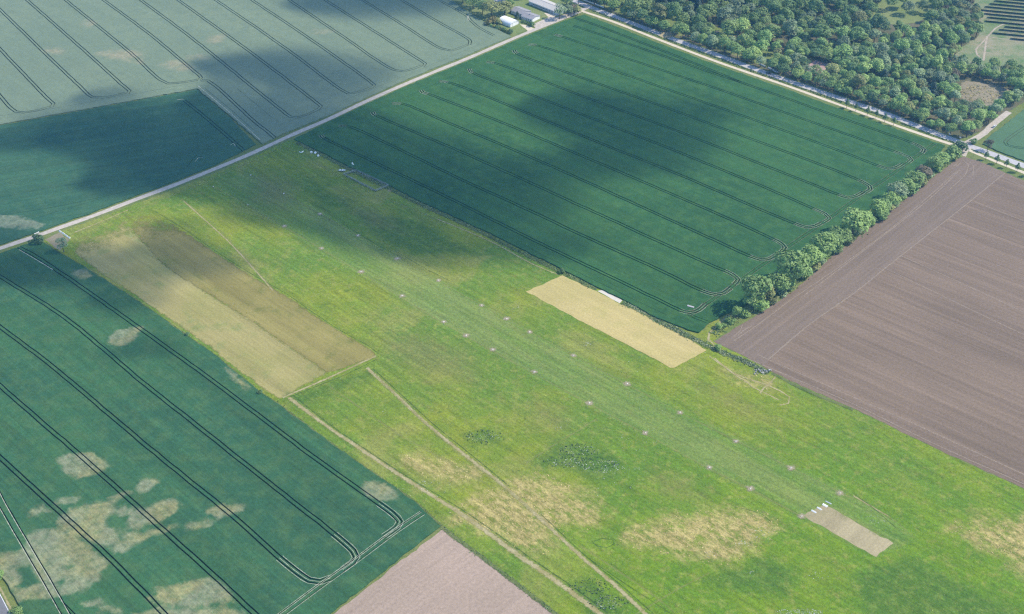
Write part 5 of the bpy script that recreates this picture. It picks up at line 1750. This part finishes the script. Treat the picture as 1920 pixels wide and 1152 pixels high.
# ------------------------------------------------------------------ fair-weather clouds that shade the fields
BLOBS = [
    (700, 5, 120, 26, 1.2), (800, -8, 80, 24, .9), (630, 0, 60, 18, .6),
    (520, 125, 105, 26, 1.3), (620, 160, 80, 40, 1.0), (455, 195, 70, 38, 1.2), (560, 225, 110, 36, 1.1), (690, 135, 50, 24, .4), (430, 118, 50, 14, .5),
    (250, 240, 160, 36, 1.3), (60, 266, 60, 18, 1.0), (330, 300, 120, 42, 1.5), (200, 265, 60, 24, .8), (430, 280, 100, 45, 1.4), (210, 180, 40, 14, .6), (250, 345, 70, 22, .8), (190, 190, 40, 12, .5), (15, 445, 45, 22, .5), (480, 262, 70, 26, .9),
    (520, 318, 135, 48, 2.2), (650, 345, 125, 54, 2.1), (760, 418, 125, 46, 1.7), (860, 470, 75, 28, 1.3), (430, 352, 70, 18, .7), (600, 400, 80, 25, .6), (560, 290, 80, 26, .8),
    (660, 260, 110, 50, 1.2), (800, 320, 120, 55, 1.3), (930, 410, 100, 45, 1.2), (1020, 465, 80, 28, .8), (900, 350, 80, 40, .7), (1000, 370, 90, 35, .6),
    (1130, 212, 115, 36, 1.0), (1230, 255, 110, 46, 1.0), (1190, 300, 110, 34, .6), (1310, 215, 55, 24, .6), (1070, 195, 60, 20, .8), (1050, 320, 90, 36, .7),
    (400, 496, 65, 20, .8), (240, 486, 75, 18, .6), (490, 400, 60, 20, .6), (340, 462, 65, 20, .7), (300, 520, 50, 16, .6), (330, 425, 50, 14, .5),
    (130, 505, 110, 30, 1.2), (250, 560, 55, 26, .7), (30, 500, 60, 26, .9), (270, 655, 60, 16, .6), (140, 470, 60, 14, .7),
]
gx = np.arange(-620, 620, 10.0)
gy = np.arange(320, 1330, 10.0)
GX, GY = np.meshgrid(gx, gy, indexing='ij')
pxs = to_px(np.c_[GX.ravel(), GY.ravel()])
tau = np.zeros(len(pxs))
for bx_, by_, rx_, ry_, t_ in BLOBS:
    d2 = ((pxs[:, 0] - bx_) / rx_) ** 2 + ((pxs[:, 1] - by_) / ry_) ** 2
    tau += t_ * np.exp(-1.35 * d2)
gw = np.random.default_rng(3)
wob = np.zeros(len(pxs))
for k in range(10):
    a = gw.uniform(0, 6.28)
    wl_ = gw.uniform(35, 130)
    wob += np.sin((GX.ravel() * math.cos(a) + GY.ravel() * math.sin(a)) / wl_ * 6.28 + gw.uniform(0, 6.28)) / 10
tau = 3.3 * (1 - np.exp(-tau * 1.1)) * (1 + 0.5 * wob) - 0.10
tau = tau.reshape(GX.shape)
CL_Z, CL_D = 900.0, 0.028
thick = np.maximum(tau, 0) / CL_D * math.sin(SUN_ELEV)
b = NB('cloud')
vs = b.node('ShaderNodeVolumeScatter')
vs.inputs['Color'].default_value = (1, 1, 1, 1)
vs.inputs['Density'].default_value = CL_D
vs.inputs['Anisotropy'].default_value = -0.7
b.link(vs.outputs[0], b.out.inputs['Volume'])
b.nt.nodes.remove(b.bsdf)
M['cloud'] = b.m
# connected clouds
nx, ny = thick.shape
lab = -np.ones((nx, ny), int)
nl = 0
for i in range(nx):
    for j in range(ny):
        if thick[i, j] > 0 and lab[i, j] < 0:
            st = [(i, j)]
            lab[i, j] = nl
            while st:
                a, c = st.pop()
                for da, dc in ((1, 0), (-1, 0), (0, 1), (0, -1)):
                    p, q = a + da, c + dc
                    if 0 <= p < nx and 0 <= q < ny and thick[p, q] > 0 and lab[p, q] < 0:
                        lab[p, q] = nl
                        st.append((p, q))
            nl += 1
offx = CL_Z / math.tan(SUN_ELEV) * math.cos(SUN_AZ)
offy = CL_Z / math.tan(SUN_ELEV) * math.sin(SUN_AZ)
for k in range(nl):
    msk = lab == k
    if msk.sum() < 6:
        continue
    big_ = msk.copy()
    big_[1:] |= msk[:-1]
    big_[:-1] |= msk[1:]
    big_[:, 1:] |= big_[:, :-1].copy()
    big_[:, :-1] |= big_[:, 1:].copy()
    idx = -np.ones((nx, ny), int)
    idx[big_] = np.arange(big_.sum())
    T = np.where(msk, thick, 0)[big_]
    X, Y = GX[big_] + offx, GY[big_] + offy
    n = len(T)
    top = np.c_[X, Y, CL_Z + 0.7 * T + 0.05]
    bot = np.c_[X, Y, CL_Z - 0.3 * T - 0.05]
    V = np.vstack([top, bot])
    cells = big_[:-1, :-1] & big_[1:, :-1] & big_[1:, 1:] & big_[:-1, 1:]
    ii, jj = np.nonzero(cells)
    a, b1, c, d = idx[ii, jj], idx[ii + 1, jj], idx[ii + 1, jj + 1], idx[ii, jj + 1]
    Ft = np.c_[a, b1, c, d]
    Fb = np.c_[a, d, c, b1] + n
    E = np.vstack([Ft[:, [0, 1]], Ft[:, [1, 2]], Ft[:, [2, 3]], Ft[:, [3, 0]]])
    _, inv, cnt = np.unique(np.sort(E, 1), axis=0, return_inverse=True, return_counts=True)
    E = E[cnt[inv.ravel()] == 1]
    Fs = np.c_[E[:, 1], E[:, 0], E[:, 0] + n, E[:, 1] + n]
    o = new_obj('cloud', np_mesh('cloud', V, np.vstack([Ft, Fb, Fs])), M['cloud'])
    tag(o, kind='structure')

# ------------------------------------------------------------------ haze
HAZE = 0.00009
if HAZE:
    m = MB()
    m.box((0, 6000, 222), (18400, 20400, 446))
    b = NB('haze')
    pv = b.node('ShaderNodeVolumePrincipled')
    pv.inputs['Color'].default_value = (0.20, 0.55, 1.0, 1)
    pv.inputs['Density'].default_value = HAZE
    pv.inputs['Anisotropy'].default_value = 0.2
    b.link(pv.outputs[0], b.out.inputs['Volume'])
    b.nt.nodes.remove(b.bsdf)
    hz = m.build('haze', b.m)
    tag(hz, kind='stuff')
